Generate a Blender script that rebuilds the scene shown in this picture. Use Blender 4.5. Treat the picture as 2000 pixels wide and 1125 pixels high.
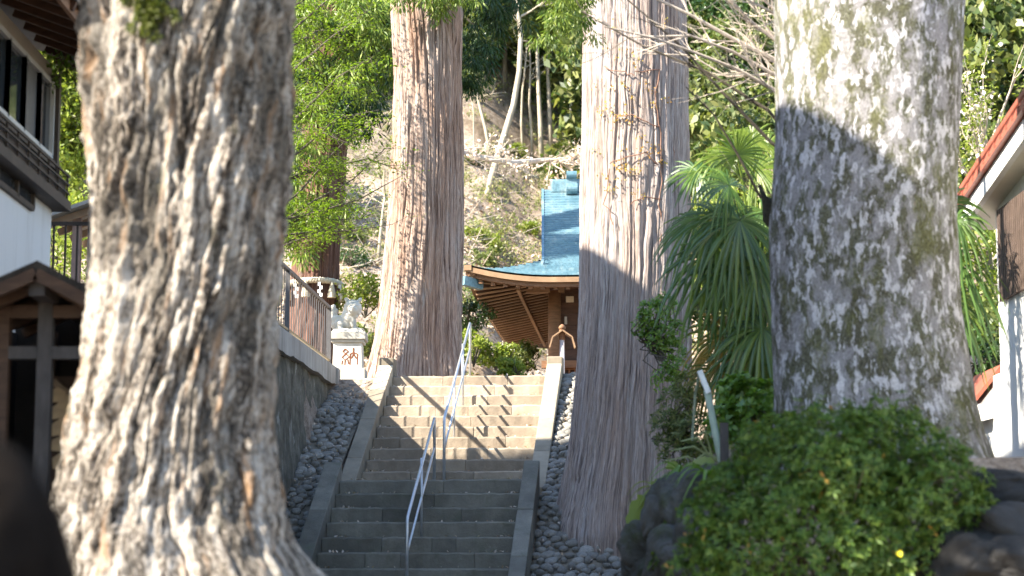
import bpy, bmesh, math, random
import numpy as np
from mathutils import Vector, Matrix, Quaternion
for o in list(bpy.data.objects): bpy.data.objects.remove(o)
random.seed(11); rng = np.random.default_rng(11)
S = bpy.context.scene; COL = S.collection
# ------------------------------------------------------------------ camera, sky, sun, exposure
FPX = 4000.0; PITCH = math.atan(567.5 / FPX)
cd = bpy.data.cameras.new('camera'); cam = bpy.data.objects.new('camera', cd); COL.objects.link(cam)
cd.sensor_width = 36; cd.lens = 72; cd.clip_start = 0.1; cd.clip_end = 1500
cam.location = (0, 0, 0); cam.rotation_euler = (math.pi/2 + PITCH, 0, 0)
cd.dof.use_dof = True; cd.dof.focus_distance = 33.0; cd.dof.aperture_fstop = 1.7
S.camera = cam
SUN = Vector((-1.13, -0.58, 1.0)).normalized()           # direction towards the sun
W_ = bpy.data.worlds.new('World'); S.world = W_; W_.use_nodes = True
nt = W_.node_tree; bg = nt.nodes['Background']
sky = nt.nodes.new('ShaderNodeTexSky'); sky.sky_type = 'NISHITA'; sky.sun_disc = False
sky.sun_elevation = math.asin(SUN.z); sky.sun_rotation = math.atan2(SUN.x, SUN.y)
sky.air_density = 1.0; sky.dust_density = 0.4; sky.ozone_density = 2.0
nt.links.new(sky.outputs[0], bg.inputs[0]); bg.inputs[1].default_value = 0.118
ld = bpy.data.lights.new('sun', 'SUN'); sun = bpy.data.objects.new('sun', ld); COL.objects.link(sun)
ld.energy = 5.0; ld.angle = math.radians(0.53); ld.color = (1.0, 0.92, 0.79)
sun.rotation_euler = SUN.to_track_quat('Z', 'Y').to_euler(); sun.location = SUN * 60
S.view_settings.view_transform = 'Standard'; S.view_settings.look = 'None'
S.view_settings.gamma = 1.0; S.view_settings.exposure = 2.2; S.view_settings.use_curve_mapping = False
S.render.engine = 'CYCLES'; S.cycles.use_denoising = True
S.cycles.max_bounces = 6; S.cycles.diffuse_bounces = 3; S.cycles.transmission_bounces = 4
S.cycles.transparent_max_bounces = 4; S.cycles.caustics_reflective = False; S.cycles.caustics_refractive = False
S.cycles.sample_clamp_indirect = 6
# ------------------------------------------------------------------ helpers
def P(px, py, D):
    """the point at depth D seen at pixel (px, py) of the 2000x1125 photograph"""
    x = (px - 1000) / FPX; v = (562.5 - py) / FPX; c = math.cos(PITCH); s = math.sin(PITCH)
    t = D / (c - v * s)
    return Vector((x * t, D, (s + v * c) * t))
def Wm(o):
    m = o.matrix_basis.copy()
    return Wm(o.parent) @ o.matrix_parent_inverse @ m if o.parent else m
def link(o, parent=None):
    COL.objects.link(o)
    if parent is not None:
        o.parent = parent; o.matrix_parent_inverse = Wm(parent).inverted()
    return o
def tag(o, label=None, cat=None, group=None, kind=None):
    for k, v in (('label', label), ('category', cat), ('group', group), ('kind', kind)):
        if v: o[k] = v
    return o
def thing(name, loc, label, cat, group=None, rz=0.0):
    o = bpy.data.objects.new(name, None); o.location = loc; o.rotation_euler = (0, 0, rz)
    o.empty_display_size = 0.3
    COL.objects.link(o); return tag(o, label, cat, group)
def mesh_np(name, V, F, mat=None, uv=None, smooth=False):
    V = np.asarray(V, dtype=np.float32).reshape(-1, 3)
    me = bpy.data.meshes.new(name)
    if isinstance(F, np.ndarray):
        k = F.shape[1]; n = F.shape[0]
        me.vertices.add(len(V)); me.vertices.foreach_set('co', V.ravel())
        me.loops.add(n * k); me.loops.foreach_set('vertex_index', F.astype(np.int32).ravel())
        me.polygons.add(n)
        me.polygons.foreach_set('loop_start', np.arange(0, n * k, k, dtype=np.int32))
    else:
        me.from_pydata(V.tolist(), [], F)
    if smooth: me.polygons.foreach_set('use_smooth', np.ones(len(me.polygons), dtype=bool))
    me.update(calc_edges=True)
    if uv is not None:
        lay = me.uv_layers.new(name='UVMap')
        idx = np.empty(len(me.loops), dtype=np.int32); me.loops.foreach_get('vertex_index', idx)
        lay.data.foreach_set('uv', np.asarray(uv, dtype=np.float32)[idx].ravel())
    if mat is not None: me.materials.append(mat)
    return me
def obj(name, me, parent=None, M=None):
    o = bpy.data.objects.new(name, me)
    if M is not None: o.matrix_basis = M
    return link(o, parent)
class MB:
    """collects small shapes into one mesh"""
    def __init__(s): s.v = []; s.f = []
    def add(s, V, F):
        b = len(s.v); s.v += [tuple(x) for x in V]; s.f += [tuple(i + b for i in f) for f in F]; return s
    def box(s, lo, hi, M=None, taper=0.0):
        x0, y0, z0 = lo; x1, y1, z1 = hi; t = taper
        V = [(x0,y0,z0),(x1,y0,z0),(x1,y1,z0),(x0,y1,z0),(x0+t,y0+t,z1),(x1-t,y0+t,z1),(x1-t,y1-t,z1),(x0+t,y1-t,z1)]
        if M is not None: V = [tuple(M @ Vector(p)) for p in V]
        return s.add(V, [(0,3,2,1),(4,5,6,7),(0,1,5,4),(1,2,6,5),(2,3,7,6),(3,0,4,7)])
    def bar(s, a, b, w, h=None, up=Vector((0,0,1))):
        a = Vector(a); b = Vector(b); d = (b - a).normalized(); h = h or w
        if abs(d.dot(up)) > 0.99: up = Vector((0, 1, 0))
        r = d.cross(up).normalized() * (w / 2); u = r.cross(d).normalized() * (h / 2)
        V = [a-r-u, a+r-u, a+r+u, a-r+u, b-r-u, b+r-u, b+r+u, b-r+u]
        return s.add(V, [(0,1,2,3),(7,6,5,4),(0,4,5,1),(1,5,6,2),(2,6,7,3),(3,7,4,0)])
    def tube(s, pts, rad, n=8, cap=True):
        pts = [Vector(p) for p in pts]; m = len(pts)
        if not hasattr(rad, '__len__'): rad = [rad] * m
        ref = Vector((0.31, 0.17, 0.93)); V = []; prev = None
        for i, p in enumerate(pts):
            d = (pts[min(i+1, m-1)] - pts[max(i-1, 0)]).normalized()
            a = d.cross(ref if prev is None else prev)
            if prev is None:
                if a.length < 0.05: a = d.cross(Vector((1, 0, 0)))
                a.normalize()
            else:
                a = prev - d * prev.dot(d)
                a.normalize()
            b = d.cross(a); prev = a
            for k in range(n):
                t = 2 * math.pi * k / n
                V.append(p + (a * math.cos(t) + b * math.sin(t)) * rad[i])
        F = [(i*n+k, i*n+(k+1) % n, (i+1)*n+(k+1) % n, (i+1)*n+k) for i in range(m-1) for k in range(n)]
        if cap: F += [tuple(range(n-1, -1, -1)), tuple(range((m-1)*n, m*n))]
        return s.add(V, F)
    def lathe(s, c, prof, n=20):
        V = [(c[0]+r*math.cos(2*math.pi*k/n), c[1]+r*math.sin(2*math.pi*k/n), c[2]+z) for r, z in prof for k in range(n)]
        m = len(prof)
        F = [(i*n+k, i*n+(k+1) % n, (i+1)*n+(k+1) % n, (i+1)*n+k) for i in range(m-1) for k in range(n)]
        F += [tuple(range(n-1, -1, -1)), tuple(range((m-1)*n, m*n))]
        return s.add(V, F)
    def mesh(s, name, mat, smooth=False, bevel=0.0, seg=2):
        me = bpy.data.meshes.new(name); me.from_pydata([tuple(v) for v in s.v], [], s.f)
        if bevel:
            bm = bmesh.new(); bm.from_mesh(me)
            bmesh.ops.bevel(bm, geom=list(bm.edges), offset=bevel, segments=seg, affect='EDGES', profile=0.6)
            bm.to_mesh(me); bm.free()
        if smooth: me.polygons.foreach_set('use_smooth', np.ones(len(me.polygons), dtype=bool))
        me.materials.append(mat); me.update(); return me
    def build(s, name, mat, parent=None, smooth=False, bevel=0.0, seg=2):
        return obj(name, s.mesh(name, mat, smooth, bevel, seg), parent)
# noise on arrays
_tab = np.random.default_rng(5).random((256, 256))
def vn(u, v, seed=0, pu=256):
    """smooth value noise -1..1, period pu (integer) in u"""
    u = np.asarray(u, float); v = np.asarray(v, float)
    iu = np.floor(u).astype(int); iv = np.floor(v).astype(int); fu = u - iu; fv = v - iv
    fu = fu*fu*(3-2*fu); fv = fv*fv*(3-2*fv)
    def t(a, b): return _tab[((a % pu) + seed*37) % 256, (b + seed*91) % 256]
    return (t(iu,iv)*(1-fu)*(1-fv) + t(iu+1,iv)*fu*(1-fv) + t(iu,iv+1)*(1-fu)*fv + t(iu+1,iv+1)*fu*fv)*2-1
def fbm(u, v, oct=4, seed=0, pu=256):
    r = 0; a = 1.0; n = 0
    for i in range(oct):
        r = r + a*vn(u*2**i, v*2**i, seed+i, pu*2**i); n += a; a *= 0.5
    return r / n
def sstep(a, b, x):
    t = np.clip((x - a) / (b - a), 0, 1); return t*t*(3-2*t)
# ------------------------------------------------------------------ materials
class NT:
    def __init__(s, name):
        s.m = bpy.data.materials.new(name); s.m.use_nodes = True; s.t = s.m.node_tree; s.t.nodes.clear()
        s.out = s.t.nodes.new('ShaderNodeOutputMaterial')
    def n(s, typ, ins=None, **props):
        x = s.t.nodes.new('ShaderNode' + typ)
        for k, v in props.items(): setattr(x, k, v)
        for k, v in (ins or {}).items():
            i = x.inputs[k]
            if isinstance(v, bpy.types.NodeSocket): s.t.links.new(v, i)
            else:
                if isinstance(v, tuple) and len(v) == 3 and i.type == 'RGBA': v = v + (1,)
                i.default_value = v
        return x
    def coord(s, kind='Object', scale=(1,1,1)):
        c = s.n('TexCoord'); return s.n('Mapping', {'Vector': c.outputs[kind], 'Scale': scale}).outputs[0]
    def noise(s, vec, scale, detail=4, rough=0.55, dist=0.0):
        return s.n('TexNoise', {'Vector': vec, 'Scale': scale, 'Detail': detail, 'Roughness': rough, 'Distortion': dist}).outputs['Fac']
    def ramp(s, fac, stops, interp='LINEAR'):
        r = s.n('ValToRGB', {'Fac': fac}); e = r.color_ramp.elements; r.color_ramp.interpolation = interp
        while len(e) < len(stops): e.new(0.5)
        for q, (p, c) in zip(e, stops):
            q.position = p; q.color = (c if isinstance(c, tuple) else (c, c, c)) + (1,)
        return r.outputs[0]
    def mix(s, fac, a, b, mode='MIX'):
        x = s.n('Mix', {}, data_type='RGBA', blend_type=mode)
        for i, v in ((0, fac), (6, a), (7, b)):
            if isinstance(v, bpy.types.NodeSocket): s.t.links.new(v, x.inputs[i])
            else: x.inputs[i].default_value = v + (1,) if isinstance(v, tuple) else v
        return x.outputs[2]
    def math(s, op, a, b=0.0):
        x = s.n('Math', {}, operation=op)
        for i, v in ((0, a), (1, b)):
            if isinstance(v, bpy.types.NodeSocket): s.t.links.new(v, x.inputs[i])
            else: x.inputs[i].default_value = v
        return x.outputs[0]
    def finish(s, col, rough=0.8, height=None, bump=0.0, dist=0.02, metal=0.0, spec=0.3):
        ins = {'Base Color': col, 'Roughness': rough, 'Metallic': metal, 'Specular IOR Level': spec}
        if height is not None:
            ins['Normal'] = s.n('Bump', {'Strength': bump, 'Distance': dist, 'Height': height}).outputs[0]
        b = s.n('BsdfPrincipled', ins); s.t.links.new(b.outputs[0], s.out.inputs[0]); return s.m
def simple(name, col, rough=0.7, var=0.25, scale=6.0, bump=0.2, metal=0.0, stretch=(1,1,1), spec=0.3, dist=0.01):
    t = NT(name); v = t.coord('Object', stretch); n = t.noise(v, scale, 6, 0.6)
    lo = tuple(c*(1-var) for c in col); hi = tuple(min(1, c*(1+var)) for c in col)
    c = t.ramp(n, [(0.3, lo), (0.7, hi)])
    return t.finish(c, rough, t.noise(v, scale*3, 5, 0.65), bump, dist, metal, spec)
def leafmat(name, stops, trans=0.35, rough=0.45, spec=0.35):
    t = NT(name); g = t.n('NewGeometry').outputs['Random Per Island']
    n = len(stops); c = t.ramp(g, [(i/max(1, n-1), s) for i, s in enumerate(stops)])
    b = t.n('BsdfPrincipled', {'Base Color': c, 'Roughness': rough, 'Specular IOR Level': spec})
    tc = t.mix(0.55, c, (0.75, 0.85, 0.08), 'MULTIPLY'); tc = t.mix(1.0, tc, (1.6, 1.6, 1.4), 'MULTIPLY')
    tr = t.n('BsdfTranslucent', {'Color': tc})
    mx = t.n('MixShader', {0: trans, 1: b.outputs[0], 2: tr.outputs[0]})
    t.t.links.new(mx.outputs[0], t.out.inputs[0]); return t.m
def cedar_bark(name, grey, red, dark, shift=0.0):
    t = NT(name)
    wv = t.coord('UV', (1, 1, 1)); wn = t.n('TexNoise', {'Vector': wv, 'Scale': 2.2, 'Detail': 3.0}).outputs['Color']
    w2 = t.n('VectorMath', {0: wv, 1: t.n('VectorMath', {0: wn, 1: (0.035, 0.0, 0.0)}, operation='MULTIPLY').outputs[0]}, operation='ADD').outputs[0]
    def sc(x, y): return t.n('Mapping', {'Vector': w2, 'Scale': (x, y, 1)}).outputs[0]
    big = t.noise(sc(2.2, 0.3), 1.0, 5, 0.6, 0.3); strip = t.noise(sc(17, 0.45), 1.0, 4, 0.6)
    fib = t.noise(sc(46, 1.0), 1.0, 5, 0.62); fin = t.noise(sc(150, 7), 1.0, 4, 0.65)
    c = t.mix(t.ramp(big, [(0.38+shift, 0.0), (0.64+shift, 1.0)]), grey, red)
    c = t.mix(t.ramp(strip, [(0.40, 0.6), (0.56, 0.0)]), c, tuple(x*0.62 for x in red))
    c = t.mix(t.ramp(fib, [(0.38, 0.9), (0.50, 0.0)]), c, dark)
    c = t.mix(t.ramp(fib, [(0.56, 0.0), (0.70, 0.6)]), c, tuple(min(0.7, x*1.45) for x in grey))
    c = t.mix(t.ramp(fin, [(0.36, 0.5), (0.58, 0.0)]), c, dark)
    lich = t.noise(sc(7, 1.3), 1.0, 7, 0.72)
    c = t.mix(t.ramp(lich, [(0.58, 0.0), (0.70, 0.5)]), c, (0.40, 0.40, 0.37))
    h = t.math('ADD', fib, t.math('MULTIPLY', fin, 0.45))
    return t.finish(c, 0.92, h, 0.9, 0.035, spec=0.12)
def juniper_bark():
    t = NT('juniper_bark')
    wv = t.coord('UV', (1, 1, 1)); wn = t.n('TexNoise', {'Vector': wv, 'Scale': 3.0, 'Detail': 4.0}).outputs['Color']
    w2 = t.n('VectorMath', {0: wv, 1: t.n('VectorMath', {0: wn, 1: (0.10, 0.05, 0.0)}, operation='MULTIPLY').outputs[0]}, operation='ADD').outputs[0]
    def sc(x, y): return t.n('Mapping', {'Vector': w2, 'Scale': (x, y, 1)}).outputs[0]
    g = t.noise(sc(9, 1.0), 1.0, 7, 0.66, 0.2); f = t.noise(sc(40, 6.5), 1.0, 6, 0.74, 0.5)
    b = t.noise(sc(1.5, 0.75), 1.0, 4, 0.6, 0.3); p = t.noise(sc(42, 26), 1.0, 5, 0.75)
    m = t.math('ADD', t.math('ADD', t.math('MULTIPLY', g, 0.38), t.math('MULTIPLY', f, 0.34)), t.math('MULTIPLY', p, 0.28))
    c = t.ramp(m, [(0.435, (0.022, 0.018, 0.014)), (0.472, (0.11, 0.09, 0.072)), (0.51, (0.33, 0.285, 0.235)), (0.565, (0.54, 0.495, 0.435))])
    c = t.mix(t.ramp(b, [(0.49, 0.0), (0.60, 0.75)]), c, t.ramp(p, [(0.35, (0.02, 0.018, 0.015)), (0.65, (0.15, 0.13, 0.105))]))
    o = t.noise(sc(11, 1.2), 1.0, 5, 0.6)
    c = t.mix(t.ramp(o, [(0.57, 0.0), (0.66, 0.6)]), c, (0.38, 0.225, 0.12))
    ms = t.noise(sc(2.3, 1.4), 1.0, 5, 0.65)
    c = t.mix(t.ramp(ms, [(0.60, 0.0), (0.70, 0.55)]), c, (0.085, 0.095, 0.06))
    return t.finish(c, 0.9, m, 1.0, 0.09, spec=0.15)
def mottled_bark():
    t = NT('lichen_bark')
    wv = t.coord('UV', (1, 1, 1)); wn = t.n('TexNoise', {'Vector': wv, 'Scale': 9.0, 'Detail': 5.0}).outputs['Color']
    w2 = t.n('VectorMath', {0: wv, 1: t.n('VectorMath', {0: wn, 1: (0.09, 0.12, 0.0)}, operation='MULTIPLY').outputs[0]}, operation='ADD').outputs[0]
    def sc(x, y): return t.n('Mapping', {'Vector': w2, 'Scale': (x, y, 1)}).outputs[0]
    p = t.noise(sc(12, 5.0), 1.0, 8, 0.72); q = t.noise(sc(6, 3.0), 1.0, 7, 0.7)
    s = t.noise(sc(55, 42), 1.0, 5, 0.78); b = t.noise(sc(1.3, 0.6), 1.0, 5, 0.65)
    base = t.ramp(s, [(0.36, (0.03, 0.03, 0.02)), (0.5, (0.115, 0.115, 0.075)), (0.66, (0.22, 0.22, 0.15))])
    base = t.mix(t.ramp(b, [(0.45, 0.0), (0.6, 0.6)]), base, t.ramp(s, [(0.36, (0.025, 0.022, 0.017)), (0.64, (0.13, 0.115, 0.09))]))
    grey = t.ramp(s, [(0.34, (0.19, 0.18, 0.185)), (0.66, (0.42, 0.405, 0.42))])
    c = t.mix(t.ramp(q, [(0.47, 0.0), (0.54, 0.85)]), base, grey)
    wh = t.ramp(s, [(0.34, (0.40, 0.39, 0.41)), (0.56, (0.63, 0.615, 0.63))])
    c = t.mix(t.ramp(t.math('ADD', p, t.math('MULTIPLY', b, -0.12)), [(0.467, 0.0), (0.505, 1.0)]), c, wh)
    ms = t.noise(sc(2.6, 1.1), 1.0, 7, 0.74)
    c = t.mix(t.ramp(ms, [(0.52, 0.0), (0.62, 0.8)]), c, t.ramp(s, [(0.36, (0.045, 0.05, 0.018)), (0.64, (0.19, 0.185, 0.08))]))
    br = t.noise(sc(9, 6), 1.0, 4, 0.6)
    c = t.mix(t.ramp(br, [(0.70, 0.0), (0.73, 0.8)]), c, (0.32, 0.22, 0.16))
    h = t.math('ADD', t.math('MULTIPLY', p, 0.8), s)
    return t.finish(c, 0.9, h, 0.9, 0.03, spec=0.15)
def stone(name, lo, hi, scale=9.0, moss=None, bump=0.5, dist=0.015, mossy=(0.5, 0.68)):
    t = NT(name); v = t.coord('Object'); g = t.n('ObjectInfo').outputs['Random']
    v2 = t.n('VectorMath', {0: v, 1: t.n('CombineXYZ', {0: t.math('MULTIPLY', g, 40.0), 1: t.math('MULTIPLY', g, 17.0)}).outputs[0]}, operation='ADD').outputs[0]
    a = t.noise(v2, scale, 7, 0.65); b = t.noise(v2, scale*0.25, 4, 0.55)
    c = t.mix(a, lo, hi); c = t.mix(t.ramp(b, [(0.35, 0.5), (0.65, 0.0)]), c, tuple(x*0.55 for x in lo))
    k = t.ramp(g, [(0.0, 0.72), (1.0, 1.25)]); c = t.mix(1.0, c, k, 'MULTIPLY')
    if moss:
        n = t.noise(v2, scale*0.45, 6, 0.7); c = t.mix(t.ramp(n, [(mossy[0], 0.0), (mossy[1], 0.85)]), c, moss)
    return t.finish(c, 0.88, t.noise(v2, scale*4, 6, 0.7), bump, dist, spec=0.25)
# ------------------------------------------------------------------ stair frame
TH = math.radians(5.0); TOP = P(917, 733, 32.5); OX, OY, ZT = TOP.x, 32.5, TOP.z
H1, H2, TR = 0.1855, 0.203, 0.33
ZL = ZT - 10*H1; SL = -4.3; PLAZA = -1.6
def SF(w, s, z=0.0): return Vector((OX + w*math.cos(TH) + s*math.sin(TH), OY - w*math.sin(TH) + s*math.cos(TH), z))
MSF = Matrix.Translation((OX, OY, 0)) @ Matrix.Rotation(-TH, 4, 'Z')
def inv_sf(X, Y):
    dx = X - OX; dy = Y - OY
    return dx*math.cos(TH) - dy*math.sin(TH), dx*math.sin(TH) + dy*math.cos(TH)
def zn(s):      # line through the step nosings
    s = np.asarray(s, float)
    return np.where(s > 0, ZT, np.where(s > -3.3, ZT + s*H1/TR, np.where(s > SL, ZL, np.maximum(PLAZA, ZL + (s-SL)*H2/TR))))
def zbank(s):   # smoothed bank beside the stairs
    s = np.asarray(s, float)
    return np.where(s > 0.3, ZT+0.02, np.maximum(PLAZA, ZT + 0.02 + (s-0.3)*(ZT-ZL+0.6)/5.0 + np.minimum(0, s+4.3)*0.13))
WALLX = lambda Y: -3.2 + (Y-27.8)*0.055
def ground_h(X, Y):
    X = np.asarray(X, float); Y = np.asarray(Y, float)
    w, s = inv_sf(X, Y)
    corridor = zn(s) - 0.32
    bank = zbank(s) - 0.06
    left_hi = ZT + 0.12
    left_lo = -1.1 + 0.5*sstep(10, 14, Y)*sstep(-0.6, -2.2, X) + sstep(18, 25.5, Y)*3.0
    left = np.where(Y > 25.6, left_hi, left_lo)
    left = np.where(X > WALLX(Y)-0.02, np.minimum(left, bank), left)
    terr = 0.72 + 0.25*sstep(1.5, 4.0, X) + sstep(19, 23, Y)*0.25
    terr = np.where(Y < 16.5, PLAZA + sstep(15.6, 16.5, Y)*(terr-PLAZA), terr)
    rterr = np.where(Y < 24, terr, terr + sstep(24, 33, Y)*(ZT-terr))
    edge = 1.5 + 0.35*sstep(20, 24.5, Y)
    right = np.where(X > edge, rterr, np.minimum(bank, rterr))
    right = np.where(Y > 24.5, np.maximum(bank*(1-sstep(2.6, 3.6, X)) + rterr*sstep(2.6, 3.6, X), -9), right)
    z = np.where(w < -1.3, left, np.where(w > 1.3, right, corridor))
    z = np.where(s > 0.05, ZT - 0.03, z)
    # hillside behind
    d0 = 44.0 + 4.0*sstep(-1.6, 1.6, X)*(1-sstep(4.5, 9, X)) - 2.0*sstep(8, 14, X) - 3.5*sstep(-8, -16, X)
    t = np.maximum(0, Y - d0); hill = 0.50*t + 0.16*np.maximum(0, t-26)
    z = z + hill*(0.88 + 0.1*vn(X*0.11+3, Y*0.09, 4)) + np.minimum(1, hill*0.5)*(0.5*vn(X*0.35, Y*0.35, 8) + 0.22*vn(X*1.1, Y*1.1, 9) + 0.09*vn(X*3.1, Y*3.1, 2))
    return z
# ---- ground materials
t = NT('leaf_litter_ground'); v = t.coord('Object')
n1 = t.noise(v, 0.55, 6, 0.62); n2 = t.noise(v, 7.0, 7, 0.7); n3 = t.noise(v, 30.0, 4, 0.7)
c = t.ramp(n2, [(0.3, (0.16, 0.115, 0.082)), (0.5, (0.40, 0.315, 0.245)), (0.7, (0.54, 0.46, 0.38))])
c = t.mix(t.ramp(n1, [(0.48, 0.0), (0.64, 0.65)]), c, (0.13, 0.095, 0.06))
c = t.mix(t.ramp(n3, [(0.35, 0.4), (0.6, 0.0)]), c, (0.05, 0.035, 0.025))
GROUND = t.finish(c, 0.95, t.math('ADD', n2, n3), 0.9, 0.06, spec=0.1)
xs = np.concatenate([np.linspace(-70, -14, 40, endpoint=False), np.linspace(-14, 14, 190, endpoint=False), np.linspace(14, 70, 41)])
ys = np.concatenate([np.linspace(-12, 11, 24, endpoint=False), np.linspace(11, 70, 340, endpoint=False), np.linspace(70, 150, 60)])
GX, GY = np.meshgrid(xs, ys); GZ = ground_h(GX, GY)
nx, ny = len(xs), len(ys); I = np.arange(nx*ny).reshape(ny, nx)
FQ = np.stack([I[:-1,:-1], I[:-1,1:], I[1:,1:], I[1:,:-1]], -1).reshape(-1, 4)
tag(obj('ground', mesh_np('ground', np.stack([GX, GY, GZ], -1), FQ, GROUND, smooth=True)), kind='structure',
    label='leaf strewn ground rising to a dry brown hillside behind the shrine')
def gz(x, y): return float(ground_h(np.array([x]), np.array([y]))[0])
# ------------------------------------------------------------------ stone staircase
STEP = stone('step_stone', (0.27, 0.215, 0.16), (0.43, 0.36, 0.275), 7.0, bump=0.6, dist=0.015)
STEP_SHADE = stone('shade_mossy_step_stone', (0.14, 0.13, 0.105), (0.24, 0.225, 0.185), 7.0, moss=(0.10, 0.105, 0.07), mossy=(0.52, 0.75), bump=0.6, dist=0.015)  # darker step stone: lower flight's shade put into the colour, plus moss blotches
KERB = stone('kerb_stone', (0.25, 0.21, 0.155), (0.38, 0.33, 0.25), 6.0, bump=0.45, dist=0.012)
stair = thing('stone_staircase', SF(0, SL), 'worn stone staircase climbing in two flights up to the shrine terrace', 'stairs')
def wavy_block(w0, w1, s0, s1, z0, z1, seed):
    """a hewn block with a slightly worn, uneven nosing"""
    n = max(2, int((w1-w0)/0.09)); r = random.Random(seed); V = []; F = []
    b = 0.016; ws = [w0 + (w1-w0)*i/n for i in range(n+1)]
    for i, w in enumerate(ws):
        j = r.uniform(-0.007, 0.007); k = r.uniform(-0.011, 0.004); e = 0.012 if i in (0, n) else 0
        V += [(w, s0+j*0.6, z0), (w, s0+j+e*0.4, z1-b-abs(k)*1.5-e*0.6), (w, s0+b*0.9+j, z1+k*0.6-e), (w, s0+0.1, z1+k*0.3-e*0.4), (w, s1, z1), (w, s1, z0)]
    for i in range(n):
        a = i*6; c = a+6
        for q in range(5): F.append((a+q, c+q, c+q+1, a+q+1))
        F.append((a+5, c+5, c, a))
    F += [(5,4,3,2,1,0), tuple(n*6+q for q in range(6))]
    return [SF(*p) for p in V], F
def step_row(wl, wr, s0, z1, h, seed, depth=0.46, mat=None):
    r = random.Random(seed); cuts = [wl]
    m = r.choice([1, 2, 2, 3]); 
    for i in range(1, m+1): cuts.append(wl + (wr-wl)*(i/(m+1)) + r.uniform(-0.22, 0.22))
    cuts.append(wr)
    for i in range(len(cuts)-1):
        j = r.uniform(-0.008, 0.008)
        V, F = wavy_block(cuts[i]+0.003, cuts[i+1]-0.003, s0+j, s0+depth, z1-h-0.03, z1+r.uniform(-0.006, 0.003), seed*13+i)
        me = bpy.data.meshes.new('step_block'); me.from_pydata([tuple(p) for p in V], [], F); me.materials.append(mat or STEP)
        obj('step_block', me, stair)
for k in range(10): step_row(-1.23, 1.23, -TR*k, ZT - k*H1, H1, 100+k)
for k in range(15): step_row(-1.33, 1.20, SL - TR*k, ZL - k*H2, H2, 200+k, 0.46 if k else 1.5, STEP_SHADE)
def kerb_run(w0, w1, s0, s1, up, drop, seed, fn=None, mat=None):
    """sloping kerb stones laid end to end along a flight (s0 top end, s1 bottom end)"""
    r = random.Random(seed); n = max(2, round(abs(s1-s0)/1.05)); cuts = [s0 + (s1-s0)*i/n + (r.uniform(-.12, .12) if 0 < i < n else 0) for i in range(n+1)]
    for i in range(n):
        a, b = cuts[i]-0.004, cuts[i+1]+0.004; q = r.uniform(-0.006, 0.006)
        za, zb = fn(a)+up+q, fn(b)+up+q; m = MB()
        V = [SF(w0,a,za-drop), SF(w1,a,za-drop), SF(w1,b,zb-drop), SF(w0,b,zb-drop), SF(w0,a,za), SF(w1,a,za), SF(w1,b,zb), SF(w0,b,zb)]
        m.add(V, [(0,1,2,3),(7,6,5,4),(0,4,5,1),(1,5,6,2),(2,6,7,3),(3,7,4,0)])
        m.build('kerb_stone', mat or KERB, stair, bevel=0.014)
f1 = lambda s: ZT + s*H1/TR
f2 = lambda s: ZL + (s-SL)*H2/TR
kerb_run(1.235, 1.47, 0.05, -3.75, 0.16, 0.5, 1, f1)
kerb_run(-1.47, -1.235, 0.05, -3.75, 0.16, 0.5, 2, f1)
kerb_run(1.205, 1.42, SL+0.22, SL-5.2, 0.13, 0.5, 3, f2, STEP_SHADE)
kerb_run(-1.58, -1.335, SL+0.22, SL-5.2, 0.13, 0.5, 4, f2, STEP_SHADE)
for w0, w1 in ((1.23, 1.48), (-1.48, -1.23)):
    m = MB().box((w0, 0.06, ZT-0.3), (w1, 0.42, ZT+0.30)); m.v = [tuple(SF(*p)) for p in m.v]; m.build('end_block', KERB, stair, bevel=0.02)
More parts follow.
